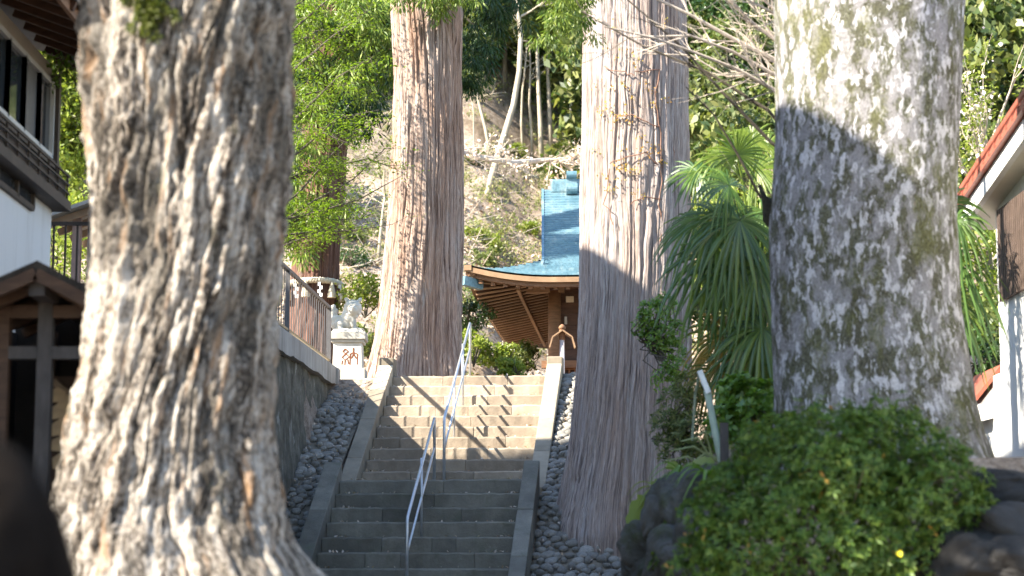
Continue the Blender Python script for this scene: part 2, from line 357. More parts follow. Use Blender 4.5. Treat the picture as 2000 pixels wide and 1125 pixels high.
# ------------------------------------------------------------------ cobbled banks
COBBLE = stone('river_cobble', (0.17, 0.165, 0.15), (0.34, 0.32, 0.285), 11.0, bump=0.3, dist=0.01)
CBED = simple('cobble_bed', (0.15, 0.13, 0.10), 0.95, 0.4, 9, 0.6)
cob_meshes = []
for i in range(8):
    bm = bmesh.new(); bmesh.ops.create_icosphere(bm, subdivisions=2, radius=1.0)
    r = random.Random(i); off = r.random()*50
    for v in bm.verts:
        d = v.co.normalized(); k = 1 + 0.16*math.sin(d.x*2.3+off)*math.cos(d.y*2.9+off*2) + 0.07*math.sin(d.z*5+off)
        v.co = d*k; v.co.z *= 0.9
    me = bpy.data.meshes.new('cobble'); bm.to_mesh(me); bm.free(); me.materials.append(COBBLE)
    me.polygons.foreach_set('use_smooth', np.ones(len(me.polygons), dtype=bool)); cob_meshes.append(me)
def cobbled(label, w_lo, w_hi, s0, s1, zf, step=(0.135, 0.105), skip=None, seed=0):
    """w_lo, w_hi: functions of s"""
    r = random.Random(seed); n = 60
    V = []; F = []
    for i in range(n+1):
        s = s0 + (s1-s0)*i/n
        for j in range(7):
            w = w_lo(s) + (w_hi(s)-w_lo(s))*j/6; V.append(SF(w, s, float(zf(w, s))-0.012))
        if i < n: F += [(i*7+j, i*7+j+1, i*7+j+8, i*7+j+7) for j in range(6)]
    bed = obj('cobbled_bank', mesh_np('cobbled_bank', [tuple(p) for p in V], F, CBED, smooth=True)); tag(bed, label, kind='structure')
    row = 0; s = s0
    while s > s1:
        w = w_lo(s) + (step[0]*0.5 if row % 2 else 0.02)
        while w < w_hi(s):
            a = r.choice([0.7, 0.9, 1.0, 1.1, 1.35])*r.uniform(.9, 1.1); ww = w + r.uniform(-.025, .025); ss = s + r.uniform(-.03, .03)
            if not (skip and skip(ww, ss)):
                e = 0.12; sl = math.atan2(float(zf(ww, ss+e)) - float(zf(ww, ss-e)), 2*e)
                M = Matrix.Translation(SF(ww, ss, float(zf(ww, ss)) + 0.012)) @ Matrix.Rotation(-TH, 4, 'Z') @ Matrix.Rotation(sl, 4, 'X') \
                    @ Matrix.Rotation(r.uniform(-.5, .5), 4, 'Z') @ Matrix.Diagonal((0.07*a*r.uniform(.85,1.2), 0.056*a*r.uniform(.85,1.15), 0.055*r.uniform(.8,1.25), 1))
                obj('cobble', cob_meshes[r.randrange(8)], bed, M)
            w += step[0]*r.uniform(0.95, 1.12)
        row += 1; s -= step[1]
t3 = (P(1228, 960, 28.0).x, 28.0)
def in_t3(w, s):
    p = SF(w, s); return (p.x-t3[0])**2 + (p.y-t3[1])**2 < 0.80**2
zr = lambda w, s: zbank(s)
cobbled('sunlit strip of pale river cobbles between right kerb and big cedar', lambda s: 1.49, lambda s: 2.15, 0.25, -3.95, zr, seed=1, skip=in_t3)
cobbled('shaded bank of grey river cobbles below the big cedar', lambda s: 1.44, lambda s: 2.0 + 0.75*min(1, max(0, (-4.6-s)/1.2)), -4.02, -7.3, zr, seed=2, skip=in_t3, step=(0.15, 0.115))
def wl_left(s):
    p = SF(-2.2, s); return (WALLX(p.y) - OX - s*math.sin(TH)) + 0.05
zl = lambda w, s: zbank(s) + (0.10 + 0.10*sstep(-1.6, -2.3, w))*sstep(-0.3, -2.0, s) - 0.10*sstep(-1.4, 0.1, s)
cobbled('shaded bank of cobbles between left kerb and mossy retaining wall', wl_left, lambda s: -1.50 if s > -3.9 else -1.62, 0.1, -6.6, zl, seed=3, step=(0.15, 0.125))
# ------------------------------------------------------------------ retaining wall with concrete coping
t = NT('mossy_wall'); v = t.coord('Object'); a = t.noise(v, 3.0, 7, 0.65); b = t.noise(t.coord('Object', (4, 4, 1.1)), 1.6, 6, 0.7); d = t.noise(v, 16, 6, 0.7)
c = t.ramp(a, [(0.3, (0.06, 0.055, 0.045)), (0.55, (0.15, 0.14, 0.115)), (0.75, (0.24, 0.225, 0.19))])
c = t.mix(t.ramp(b, [(0.60, 0.0), (0.68, 0.8)]), c, (0.42, 0.41, 0.37)); c = t.mix(t.ramp(d, [(0.5, 0.0), (0.7, 0.5)]), c, (0.07, 0.085, 0.035))
WALLM = t.finish(c, 0.95, t.math('ADD', a, d), 0.8, 0.05, spec=0.1)
t = NT('weathered_concrete'); v = t.coord('Object'); a = t.noise(v, 2.2, 6, 0.6); st = t.noise(t.coord('Object', (5, 5, 0.5)), 1.5, 6, 0.65)
c = t.ramp(a, [(0.3, (0.30, 0.28, 0.25)), (0.7, (0.43, 0.41, 0.37))]); c = t.mix(t.ramp(st, [(0.48, 0.0), (0.7, 0.7)]), c, (0.17, 0.155, 0.13))
CONC = t.finish(c, 0.9, t.noise(v, 30, 5, 0.7), 0.35, 0.01, spec=0.2)
Y0, Y1 = 24.5, 32.9; ZC = ZT + 0.17
rw = thing('retaining_wall', (WALLX(28), 28, 1), 'mossy dark retaining wall with pale concrete coping beside the stairs', 'wall')
nu, nv = 150, 60; V = []
for i in range(nu+1):
    y = Y0 + (Y1-Y0)*i/nu
    for j in range(nv+1):
        f = j/nv; zlo = -0.4; z = zlo + (ZC-0.30-zlo)*f
        V.append((WALLX(y) + 0.02 + 0.10*(1-f), y, z))
V = np.array(V); dn = 0.055*fbm(V[:,1]*2.2, V[:,2]*2.6, 5, 3); V[:,0] += dn + 0.03*vn(V[:,1]*1.1, V[:,2]*1.4, 5)
Ia = np.arange((nu+1)*(nv+1)).reshape(nu+1, nv+1); FQ = np.stack([Ia[:-1,:-1], Ia[1:,:-1], Ia[1:,1:], Ia[:-1,1:]], -1).reshape(-1, 4)
obj('wall_face', mesh_np('wall_face', V, FQ, WALLM, smooth=True), rw)
m = MB(); nseg = 60
for i in range(nseg):
    ya = Y0 + (Y1-Y0)*i/nseg; yb = Y0 + (Y1-Y0)*(i+1)/nseg
V = []; F = []
for i in range(nseg+1):
    y = Y0 + (Y1-Y0)*i/nseg; x = WALLX(y); lo = ZC - 0.31 - 0.035*float(vn(i*0.31, 3.3, 7)) - 0.012*float(vn(i*0.9, 8.1, 2))
    V += [(x+0.10, y, lo), (x+0.10, y, ZC-0.012), (x+0.088, y, ZC), (x-0.22, y, ZC), (x-0.22, y, lo)]
for i in range(nseg):
    a = i*5; F += [(a+q, a+5+q, a+5+(q+1) % 5, a+(q+1) % 5) for q in range(5)]
F += [(4,3,2,1,0), tuple(nseg*5+q for q in range(5))]
obj('coping', mesh_np('coping', V, F, CONC), rw)
MB().box((WALLX(Y1)-0.25, Y1-0.12, ZT-0.85), (WALLX(Y1)+0.135, Y1+0.22, ZC-0.02)).build('end_pier', CONC, rw, bevel=0.02)
# fence on the coping
FEN = simple('brown_fence_metal', (0.125, 0.12, 0.12), 0.45, 0.15, 8, 0.05, metal=0.3)
fy0, fy1 = 25.0, 33.0; fence = thing('railing_fence', (WALLX(29)-0.06, 29, ZC), 'brown metal baluster fence standing on the concrete coping', 'fence')
FX = lambda y: WALLX(y) - 0.05
def fp(y, dz): return (FX(y), y, ZC + dz)
MB().bar(fp(fy0, 0.98), fp(fy1, 0.98), 0.055, 0.045).build('top_rail', FEN, fence)
MB().bar(fp(fy0, 0.12), fp(fy1, 0.12), 0.045, 0.035).build('bottom_rail', simple('fence_rail_tan', (0.36, 0.27, 0.15), 0.5, 0.2, 8, 0.05), fence)
for y in (25.0, 28.85, 32.97): MB().bar(fp(y, -0.02), fp(y, 1.0), 0.065).build('post', FEN, fence)
bal = MB().box((-0.0065, -0.0065, 0), (0.0065, 0.0065, 0.83)).mesh('baluster', FEN)
y = fy0 + 0.13
while y < fy1 - 0.08:
    if min(abs(y-28.85), abs(y-33)) > 0.06: obj('baluster', bal, fence, Matrix.Translation(fp(y, 0.14)))
    y += 0.215
# ------------------------------------------------------------------ stair handrails
GALV = simple('galvanised_pipe', (0.55, 0.56, 0.57), 0.38, 0.12, 14, 0.05, metal=0.75)
def handrail(label, s_top, s_bot, fz, w, top_end):
    hr = thing('handrail', SF(w, s_bot, float(fz(s_bot))), label, 'handrail')
    za, zb = float(fz(s_bot)), float(fz(s_top)); r = 0.021
    MB().tube([SF(w, s_bot, za-0.25), SF(w, s_bot, za+0.80), SF(w, s_bot+0.03, za+0.86), SF(w, s_top-0.03, zb+0.86), SF(w, s_top, zb+0.82), SF(w, s_top, zb-0.1)], r, 10).build('top_rail', GALV, hr, smooth=True)
    MB().tube([SF(w, s_bot+0.01, za+0.42), SF(w, s_top-0.01, zb+0.45)], r*0.8, 10).build('middle_rail', GALV, hr, smooth=True)
    for f in (0.36, 0.7) if s_top - s_bot > 3 else (0.5,):
        s = s_bot + (s_top-s_bot)*f; z = float(fz(s)); MB().tube([SF(w, s, z-0.25), SF(w, s, z+0.85)], r*0.85, 10).build('post', GALV, hr, smooth=True)
handrail('silver pipe handrail in the middle of the sunlit upper flight', 0.25, -3.15, lambda s: min(ZT, f1(s)), -0.02, True)
handrail('silver pipe handrail in the middle of the shaded lower flight', SL+0.35, SL-2.35, lambda s: min(ZL, f2(s)), -0.06, False)
# ------------------------------------------------------------------ tree trunks
def profile(D, rows):
    """rows of (py, left px, right px) -> z, x, radius"""
    out = []
    for py, a, b in rows:
        p, q = P(a, py, D), P(b, py, D); out.append((p.z, (p.x+q.x)/2, (q.x-p.x)/2))
    out.sort(); return np.array(out)
def trunk(name, parent, mat, D, rows, zlo, zhi, nseg, nz, disp, lobe=None, twist=0.0, lo_flare=1.0, hi_taper=0.75, hi_x=0.0):
    pr = profile(D, rows)
    zz = np.concatenate([[zlo], pr[:,0], [zhi]]); xx = np.concatenate([[pr[0,1]], pr[:,1], [pr[-1,1]+hi_x]]); rr = np.concatenate([[pr[0,2]*lo_flare], pr[:,2], [pr[-1,2]*hi_taper]])
    vis = pr[-1,0] + 0.6
    zs = np.concatenate([np.linspace(zlo, vis, nz), np.linspace(vis, zhi, 26)[1:]])
    cx = np.interp(zs, zz, xx); cr = np.interp(zs, zz, rr)
    ker = np.array([1,2,3,2,1])/9.0
    cx = np.convolve(np.pad(cx, 2, 'edge'), ker, 'valid'); cr = np.convolve(np.pad(cr, 2, 'edge'), ker, 'valid')
    th = np.linspace(0, 2*np.pi, nseg+1) + np.pi/2
    T, Z = np.meshgrid(th, zs); u = (T - np.pi/2)/(2*np.pi)
    ut = u + twist*(Z - zs[0])
    R = cr[:,None]*np.ones_like(T)
    if lobe is not None: R = R*lobe(ut, Z)
    R = R + disp(ut, Z)
    X = cx[:,None] + R*np.cos(T); Y = D + R*np.sin(T)
    circ = 2*np.pi*np.mean(pr[:,2])
    UV = np.stack([ut*circ, Z], -1).reshape(-1, 2)
    nzr = len(zs); Ii = np.arange(nzr*(nseg+1)).reshape(nzr, nseg+1)
    FQ = np.stack([Ii[:-1,:-1], Ii[:-1,1:], Ii[1:,1:], Ii[1:,:-1]], -1).reshape(-1, 4)
    return obj(name, mesh_np(name, np.stack([X, Y, Z], -1), FQ, mat, uv=UV, smooth=True), parent), pr
def ridged(x): return 1 - np.abs(x)*2
def cedar_disp(seed, amp=0.03, strips=46):
    def f(u, z):
        w = 0.016*fbm(u*9, z*0.9, 4, seed+7, 9)
        a = vn((u+w)*strips, z*0.30, seed, strips); b = vn((u+w*1.6)*strips*2, z*0.7, seed+1, strips*2); c = vn((u+w)*strips*4, z*1.7, seed+2, strips*4)
        fis = np.exp(-(a/0.16)**2) + 0.6*np.exp(-(b/0.2)**2)
        return amp*(0.35*b + 0.28*c - 0.95*fis + 0.6*fbm(u*5, z*0.4, 3, seed+3, 5) + 0.25*fbm(u*60, z*9, 3, seed+5, 60))
    return f
BK2 = cedar_bark('cedar_bark_warm', (0.44, 0.375, 0.33), (0.42, 0.28, 0.205), (0.11, 0.07, 0.055), -0.02)
BK3 = cedar_bark('cedar_bark_grey', (0.455, 0.41, 0.385), (0.43, 0.325, 0.265), (0.135, 0.105, 0.095), 0.03)
BK5 = cedar_bark('cedar_bark_red', (0.20, 0.14, 0.115), (0.20, 0.105, 0.075), (0.055, 0.032, 0.026), -0.1)
# tree 1: the old juniper in the left foreground
D1 = 12.3; T1 = thing('juniper_tree', (P(365, 1125, D1).x, D1, -0.9), 'massive old juniper with twisted bleached bark in the left foreground', 'tree')
def j_disp(u, z):
    w = 0.034*fbm(u*7, z*1.1, 4, 21, 7)
    a = vn((u+w)*17, z*0.5, 3, 17); b = vn((u+w*1.5)*44, z*1.0, 4, 44); c = vn((u+w)*110, z*2.6, 6, 110); k = fbm(u*60, z*9, 4, 9, 60)
    return 0.035*a + 0.022*b + 0.018*c + 0.042*k - 0.055*np.exp(-(a/0.10)**2) - 0.03*np.exp(-(b/0.14)**2)
def j_lobe(u, z):
    f = sstep(0.75, -0.6, z)
    return 1 + 0.035*np.cos(2*np.pi*u*3+z*0.8) + f*0.11*np.cos(2*np.pi*u*7+0.6) + 0.03*np.cos(2*np.pi*u*5-z)
T1trunk, pr1 = trunk('trunk', T1, juniper_bark(), D1, [(0,165,572),(150,172,566),(300,184,560),(420,186,548),(500,184,540),(600,176,535),(700,165,533),(850,140,535),(1000,116,558),(1080,108,590),(1125,100,628),(1180,70,690)],
    -1.3, 7.5, 620, 330, j_disp, j_lobe, twist=-0.028, lo_flare=1.35, hi_taper=0.6)
# tree 2: cedar at the head of the stairs
D2 = 35.6; T2 = thing('cedar_tree', (P(815, 735, D2).x, D2, ZT), 'tall straight cedar with reddish fissured bark at the head of the stairs', 'tree')
def flare2(u, z): return 1 + sstep(ZT+1.6, ZT, z)*(0.05*np.cos(2*np.pi*u*6+1) + 0.035*np.cos(2*np.pi*u*11))
T2trunk, pr2 = trunk('trunk', T2, BK2, D2, [(0,762,905),(150,768,903),(300,764,904),(420,757,905),(500,750,905),(600,741,904),(680,729,905),(740,716,912)], ZT-0.3, 24, 520, 260, cedar_disp(31, 0.040, 40), flare2, twist=0.004, hi_taper=0.7)
# tree 3: cedar right of the stairs
D3 = 28.0; T3 = thing('cedar_tree', (P(1228, 1000, D3).x, D3, 0.4), 'huge grey cedar standing in cobbles right of the stairs', 'tree')
def flare3(u, z): return 1 + sstep(2.2, 0.3, z)*(0.045*np.cos(2*np.pi*u*5+0.4) + 0.03*np.cos(2*np.pi*u*9))
T3trunk, pr3 = trunk('trunk', T3, BK3, D3, [(0,1139,1340),(200,1135,1345),(400,1132,1349),(550,1131,1350),(700,1126,1350),(800,1118,1352),(880,1108,1354),(950,1096,1358),(1000,1085,1364),(1050,1074,1380)], -0.3, 19.5, 560, 280, cedar_disp(51, 0.030, 62), flare3, twist=-0.003, hi_taper=0.75)
# tree 4: lichen mottled tree in the right foreground
D4 = 18.0; T4 = thing('mottled_tree', (P(1735, 940, D4).x, D4, 0.85), 'thick tree with white lichen and moss mottled bark at right', 'tree')
def b_disp(u, z): return 0.022*fbm(u*7, z*0.9, 4, 61, 7) + 0.008*fbm(u*50, z*6, 3, 66, 50)
def b_lobe(u, z): return 1 + 0.02*np.cos(2*np.pi*u*3+z*0.5) + sstep(1.9, 0.7, z)*0.07*np.cos(2*np.pi*u*5+0.5)
T4trunk, pr4 = trunk('trunk', T4, mottled_bark(), D4, [(0,1516,1886),(150,1520,1878),(300,1518,1871),(450,1508,1867),(600,1512,1872),(700,1514,1886),(780,1514,1902),(850,1512,1924),(900,1506,1944),(950,1490,1972)], 0.2, 9, 300, 240, b_disp, b_lobe, lo_flare=1.1, hi_taper=0.8)
STUB = simple('stub_bark', (0.045, 0.045, 0.034), 0.95, 0.7, 22, 1.0, dist=0.03)
m = MB(); q = [P(1548, 440, 18.25), P(1522, 428, 18.15), P(1507, 415, 18.1), P(1498, 400, 18.05), P(1490, 385, 18.0), P(1484, 366, 18.0)]
m.tube(q, [0.17, 0.125, 0.10, 0.075, 0.035, 0.014], 26); m.v = [tuple(Vector(v) + Vector((vn(v[0]*14, v[2]*14, 3), vn(v[0]*14, v[2]*14+5, 4), vn(v[0]*13+3, v[2]*14, 5)))*0.03) for v in m.v]
m.build('branch_stub', STUB, T4, smooth=True)
# tree 5: red cedar behind the fence, with the straw rope
D5 = 39.5; T5 = thing('cedar_tree', (P(612, 690, D5).x, D5, ZT), 'dark red cedar behind the fence with a straw rope tied round it', 'tree')
T5trunk, pr5 = trunk('trunk', T5, BK5, D5, [(0,606,698),(200,592,688),(400,578,670),(500,570,663),(600,562,660),(700,548,664)], ZT-0.2, 25, 200, 150, cedar_disp(71, 0.035, 30), None, hi_taper=0.7)
# ------------------------------------------------------------------ shrine hall
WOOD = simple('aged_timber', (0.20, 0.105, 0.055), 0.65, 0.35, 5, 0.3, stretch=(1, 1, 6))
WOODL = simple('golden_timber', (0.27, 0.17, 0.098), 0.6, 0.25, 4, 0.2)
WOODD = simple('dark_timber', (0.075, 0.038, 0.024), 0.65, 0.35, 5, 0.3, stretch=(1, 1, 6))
t = NT('verdigris_copper'); v = t.coord('Object'); a = t.noise(v, 1.6, 6, 0.6); b = t.noise(v, 18, 5, 0.6)
c = t.ramp(a, [(0.3, (0.075, 0.17, 0.22)), (0.55, (0.15, 0.265, 0.315)), (0.72, (0.29, 0.39, 0.42))]); c = t.mix(t.ramp(b, [(0.35, 0.55), (0.6, 0.0)]), c, (0.05, 0.10, 0.125)); sk = t.noise(t.coord('Object', (6, 1.2, 0.8)), 1.0, 5, 0.7); c = t.mix(t.ramp(sk, [(0.55, 0.0), (0.7, 0.6)]), c, (0.36, 0.42, 0.40))
COPPER = t.finish(c, 0.38, b, 0.2, 0.01, metal=0.25, spec=0.5)
uv_ = t.n('SeparateXYZ', {0: t.n('TexCoord').outputs['UV']}).outputs[1]; fr_ = t.math('FRACT', uv_)
bs_ = t.t.nodes['Principled BSDF']; c2_ = t.mix(t.ramp(fr_, [(0.74, 0.0), (0.80, 0.7), (0.94, 0.7), (0.985, 0.0)], 'LINEAR'), c, (0.03, 0.06, 0.075)); t.t.links.new(c2_, bs_.inputs['Base Color'])
SA = math.radians(4.0); c0 = P(906, 527, 38.0); SW, SDp = 4.3, 11.5; EZ = P(1003, 545, 38.2).z
MSH = Matrix.Translation((c0.x, c0.y, 0)) @ Matrix.Rotation(-SA, 4, 'Z')
def SH(w, v, z): return MSH @ Vector((w, v, z))
hall = thing('shrine_hall', SH(2.1, 4, ZT), 'timber shrine hall with curved blue green copper roof and raftered eaves', 'shrine')
GW = 1.55; RH = P(1095, 372, 38+SDp/2).z - EZ
bq = (RH - 0.56*SDp/2/1.5)/((SDp/2)**2 - 1.5*SDp/2); aq = 0.56/1.5 - 1.5*bq
def g(d): return aq*d + bq*d*d
def lift(w, v):      # corners turn up
    a = min(w, SW-w); b = min(v, SDp-v); return 0.24*max(0, 1-a/1.7)**2*max(0, 1-b/2.2)**2
UVR = []
def roof_rows(fn_pts, nrow, ncol, step, hi):
    """courses of sheet, each course a flat strip with a small drip edge"""
    V = []; F = []; UVR.clear()
    for i in range(nrow):
        for e in (0, 1):
            for j in range(ncol+1):
                p = fn_pts((i+e)/nrow, j/ncol); V.append((p[0], p[1], p[2] + (step if e == 0 else 0.0))); UVR.append((j/ncol, i + e*0.999))
    n = ncol+1
    for i in range(nrow):
        b = i*2*n
        for j in range(ncol):
            F.append((b+j, b+j+1, b+n+j+1, b+n+j))
            if i: F.append((b-n+j, b-n+j+1, b+j+1, b+j))
    return V, F
roof = None
def front(f, j, back=False):
    d = f*SDp/2; w0 = min(d, GW-0.12-0.055*max(0, d-1.4)) ; w1 = SW - w0; w = w0 + (w1-w0)*j; vv = d if not back else SDp-d
    return SH(w, vv, EZ + g(d) + lift(w, vv)*(1-min(1, d/2.2)))
def side(f, j, right=False):
    d = f*GW; v0 = d; vv = v0 + (SDp-2*v0)*j; w = d if not right else SW-d
    return SH(w, vv, EZ + g(d) + lift(w, vv)*(1-min(1, d/2.2)))
V, F = roof_rows(lambda f, j: front(f, j), 42, 40, 0.03, True); roof = obj('roof', mesh_np('roof', [tuple(p) for p in V], F, COPPER, uv=UVR), hall)
V, F = roof_rows(lambda f, j: front(f, 1-j, True), 30, 20, 0.022, True); obj('rear_slope', mesh_np('rear_slope', [tuple(p) for p in V], F, COPPER, uv=UVR), roof)
V, F = roof_rows(lambda f, j: side(f, 1-j), 14, 40, 0.03, True); obj('side_skirt', mesh_np('side_skirt', [tuple(p) for p in V], F, COPPER, uv=UVR), roof)
V, F = roof_rows(lambda f, j: side(f, j, True), 14, 40, 0.03, True); obj('side_skirt', mesh_np('side_skirt', [tuple(p) for p in V], F, COPPER, uv=UVR), roof)
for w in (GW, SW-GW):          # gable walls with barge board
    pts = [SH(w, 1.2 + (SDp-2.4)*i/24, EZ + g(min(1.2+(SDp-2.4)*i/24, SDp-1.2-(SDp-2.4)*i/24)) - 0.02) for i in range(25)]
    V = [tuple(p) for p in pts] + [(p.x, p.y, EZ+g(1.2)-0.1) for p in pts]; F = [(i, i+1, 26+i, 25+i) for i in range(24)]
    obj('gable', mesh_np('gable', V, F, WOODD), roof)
    e = -1 if w == GW else 1
    q = [SH(w+e*(0.14+0.055*max(0, min(1.0+(SDp-2.0)*i/24, SDp-1.0-(SDp-2.0)*i/24)-1.4)), 1.0 + (SDp-2.0)*i/24, EZ + g(min(1.0+(SDp-2.0)*i/24, SDp-1.0-(SDp-2.0)*i/24)) - 0.06) for i in range(25)]
    m = MB()
    for i in range(24): m.bar(q[i], q[i+1], 0.05, 0.17)
    m.build('barge_board', COPPER, roof)
m = MB(); 
rz0 = EZ + g(SDp/2)
m.bar(SH(GW-0.2, SDp/2, rz0+0.04), SH(SW-GW+0.2, SDp/2, rz0+0.04), 0.42, 0.30).build('ridge', COPPER, roof, bevel=0.04)
orn = SH(GW+0.26, SDp/2-0.28, 0); kz = rz0 + 0.0
m = MB(); m.tube([orn + Vector((-0.12, -0.05, kz-0.06)), orn + Vector((0.12, -0.05, kz-0.06))], 0.13, 18); m.box((orn.x-0.11, orn.y+0.0, kz-0.1), (orn.x+0.11, orn.y+0.25, kz+0.30)); m.tube([orn + Vector((-0.11, 0.02, kz+0.26)), orn + Vector((0.11, 0.02, kz+0.26))], 0.09, 18)
m.build('ridge_ornament', COPPER, roof)
# eave edge boards (front and left), rafters, soffit
def eave_strip(name, mat, a, b, z0, z1, inset, n=28):
    m = MB(); pts = []
    for i in range(n+1):
        f = i/n; w = a[0] + (b[0]-a[0])*f; v = a[1] + (b[1]-a[1])*f; pts.append((w, v, EZ + lift(w, v)))
    V = []
    for w, v, z in pts:
        if a[1] == b[1]: q = [(w, v+inset, z+z0), (w, v+inset, z+z1), (w, v+inset+0.12, z+z1), (w, v+inset+0.12, z+z0)]
        else: q = [(w+inset, v, z+z0), (w+inset, v, z+z1), (w+inset+0.12, v, z+z1), (w+inset+0.12, v, z+z0)]
        V += [tuple(SH(*p)) for p in q]
    F = [(i*4+k, (i+1)*4+k, (i+1)*4+(k+1) % 4, i*4+(k+1) % 4) for i in range(n) for k in range(4)] + [(0,1,2,3), tuple(n*4+k for k in (3,2,1,0))]
    return obj(name, mesh_np(name, V, F, mat), hall)
eave_strip('eave_board', WOODL, (0.0, 0), (SW, 0), -0.10, -0.004, 0.02)
eave_strip('eave_board', WOOD, (0.06, 0), (SW-0.06, 0), -0.18, -0.102, 0.09)
eave_strip('eave_board', WOODL, (0, 0.0), (0, SDp), -0.10, -0.004, 0.02)
eave_strip('eave_board', WOOD, (0, 0.06), (0, SDp-0.06), -0.18, -0.102, 0.09)
SLP = 0.20
def soff(w, v): return EZ - 0.155 + SLP*min(w, v, SW-w, SDp-v) + lift(w, v)*0.9
n = 24; V = []; F = []
for i in range(n+1):
    for j in range(n+1): V.append(tuple(SH(0.16+(SW-0.32)*i/n, 0.16+(SDp-0.32)*j/n, soff(0.16+(SW-0.32)*i/n, 0.16+(SDp-0.32)*j/n))))
    if i < n: F += [(i*(n+1)+j, i*(n+1)+j+1, (i+1)*(n+1)+j+1, (i+1)*(n+1)+j) for j in range(n)]
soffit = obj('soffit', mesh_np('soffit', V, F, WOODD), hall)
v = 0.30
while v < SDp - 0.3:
    w1 = min(1.62, v, SDp-v); w1 = max(0.2, w1); rf_ = MB().bar(SH(0.14, v, soff(0.14, v)-0.05), SH(w1, v, soff(w1, v)-0.05), 0.085, 0.075).build('rafter', WOODD, soffit); MB().bar(SH(0.13, v-0.01, soff(0.14, v)-0.100), SH(w1, v-0.01, soff(w1, v)-0.100), 0.11, 0.024).build('rafter', WOODL, soffit); v += 0.40  # pale lath under each dark rafter paints in its lit lower edge
w = 0.3
while w < SW-0.3:
    v1 = min(1.62, w, SW-w); m = MB(); m.bar(SH(w, 0.14, soff(w, 0.14)-0.055), SH(w, max(0.2, v1), soff(w, max(0.2, v1))-0.055), 0.075, 0.085); m.build('rafter', WOOD, soffit); w += 0.235
MB().bar(SH(0.95, 0.95, soff(0.95, 2)-0.13), SH(0.95, SDp-0.95, soff(0.95, 2)-0.13), 0.06, 0.06).build('purlin', WOODL, hall)
MB().bar(SH(0.12, 0.12, soff(0.1, 0.1)-0.06), SH(1.6, 1.6, soff(1.6, 1.6)-0.08), 0.11, 0.13).build('hip_rafter', WOODL, soffit)
MB().bar(SH(-0.02, -0.02, soff(0.1, 0.1)-0.10), SH(0.30, 0.30, soff(0.3, 0.3)-0.13), 0.13, 0.17).build('hip_cap', COPPER, soffit)
MB().bar(SH(0.02, SDp-0.02, soff(0.1, SDp-0.1)-0.08), SH(0.35, SDp-0.4, soff(0.3, SDp-0.3)-0.12), 0.15, 0.16).build('hip_cap', simple('pale_cap', (0.5, 0.5, 0.48), 0.6), soffit)
WI = 1.62; WT = soff(WI, WI) - 0.02; FL = ZT + 0.35
for w, v in ((WI, WI), (SW-WI, WI), (WI, SDp-WI), (SW-WI, SDp-WI), (WI, SDp/2), (SW-WI, SDp/2)):
    m = MB(); m.tube([SH(w, v, ZT-0.1), SH(w, v, WT-0.05)], 0.125, 18); m.build('pillar', WOOD, hall, smooth=True)
for (a, b) in (((WI-0.25, WI), (SW-WI+0.25, WI)), ((WI, WI-0.25), (WI, SDp-WI+0.25))):
    MB().bar(SH(a[0], a[1], WT-0.10), SH(b[0], b[1], WT-0.10), 0.16, 0.2).build('tie_beam', WOODD, hall)
    MB().bar(SH(a[0], a[1], FL+0.55), SH(b[0], b[1], FL+0.55), 0.15, 0.14).build('tie_beam', WOOD, hall)
MB().bar(SH(WI-0.55, WI-0.02, WT-0.17), SH(WI+0.2, WI-0.02, WT-0.17), 0.15, 0.13).build('bracket_arm', WOODL, hall)
MB().bar(SH(WI, WI-0.45, WT-0.05), SH(WI, WI+0.3, WT-0.05), 0.14, 0.13).build('bracket_arm', WOOD, hall)
z = FL + 0.62; k = 0
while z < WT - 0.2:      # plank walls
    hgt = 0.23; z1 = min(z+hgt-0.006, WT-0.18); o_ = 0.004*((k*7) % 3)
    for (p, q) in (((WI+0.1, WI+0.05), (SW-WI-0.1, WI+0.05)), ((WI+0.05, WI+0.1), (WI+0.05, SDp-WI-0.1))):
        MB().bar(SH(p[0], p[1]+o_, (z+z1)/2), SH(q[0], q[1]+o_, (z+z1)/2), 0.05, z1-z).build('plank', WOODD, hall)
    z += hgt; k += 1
MB().bar(SH(WI+0.1, WI+0.1, (FL+FL+0.5)/2), SH(SW-WI-0.1, WI+0.1, (FL+FL+0.5)/2), 0.05, 0.5).build('back_panel', WOODD, hall)
for i in range(9): w = WI+0.17+i*0.11; MB().bar(SH(w, WI+0.05, FL), SH(w, WI+0.05, FL+0.48), 0.03).build('lattice_bar', WOOD, hall)
for i in range(5): z = FL+0.04+i*0.105; MB().bar(SH(WI+0.1, WI+0.035, z), SH(SW-WI-0.1, WI+0.035, z), 0.026).build('lattice_bar', WOOD, hall)
m = MB(); m.box((WI-1.0, WI-1.0, FL-0.14), (SW-WI+1.0, SDp-WI+1.0, FL-0.02)); m.v = [tuple(SH(*p)) for p in m.v]; m.build('veranda', WOOD, hall)
for w in (WI-0.9, SW/2, SW-WI+0.9): MB().bar(SH(w, WI-0.9, ZT-0.1), SH(w, WI-0.9, FL-0.14), 0.14).build('veranda_post', WOOD, hall)
MB().bar(SH(WI+0.30, WI+0.0, WT-0.42), SH(WI+0.30, WI+0.0, WT-0.30), 0.15, 0.02, up=Vector((0, 1, 0))).build('plaque', simple('pale_plaque', (0.55, 0.47, 0.36), 0.7), hall)
MB().bar(SH(WI+0.22, WI+0.0, WT-0.85), SH(WI+0.22, WI+0.0, WT-0.70), 0.05, 0.015, up=Vector((0, 1, 0))).build('plaque', simple('grey_plaque', (0.35, 0.32, 0.28), 0.7), hall)
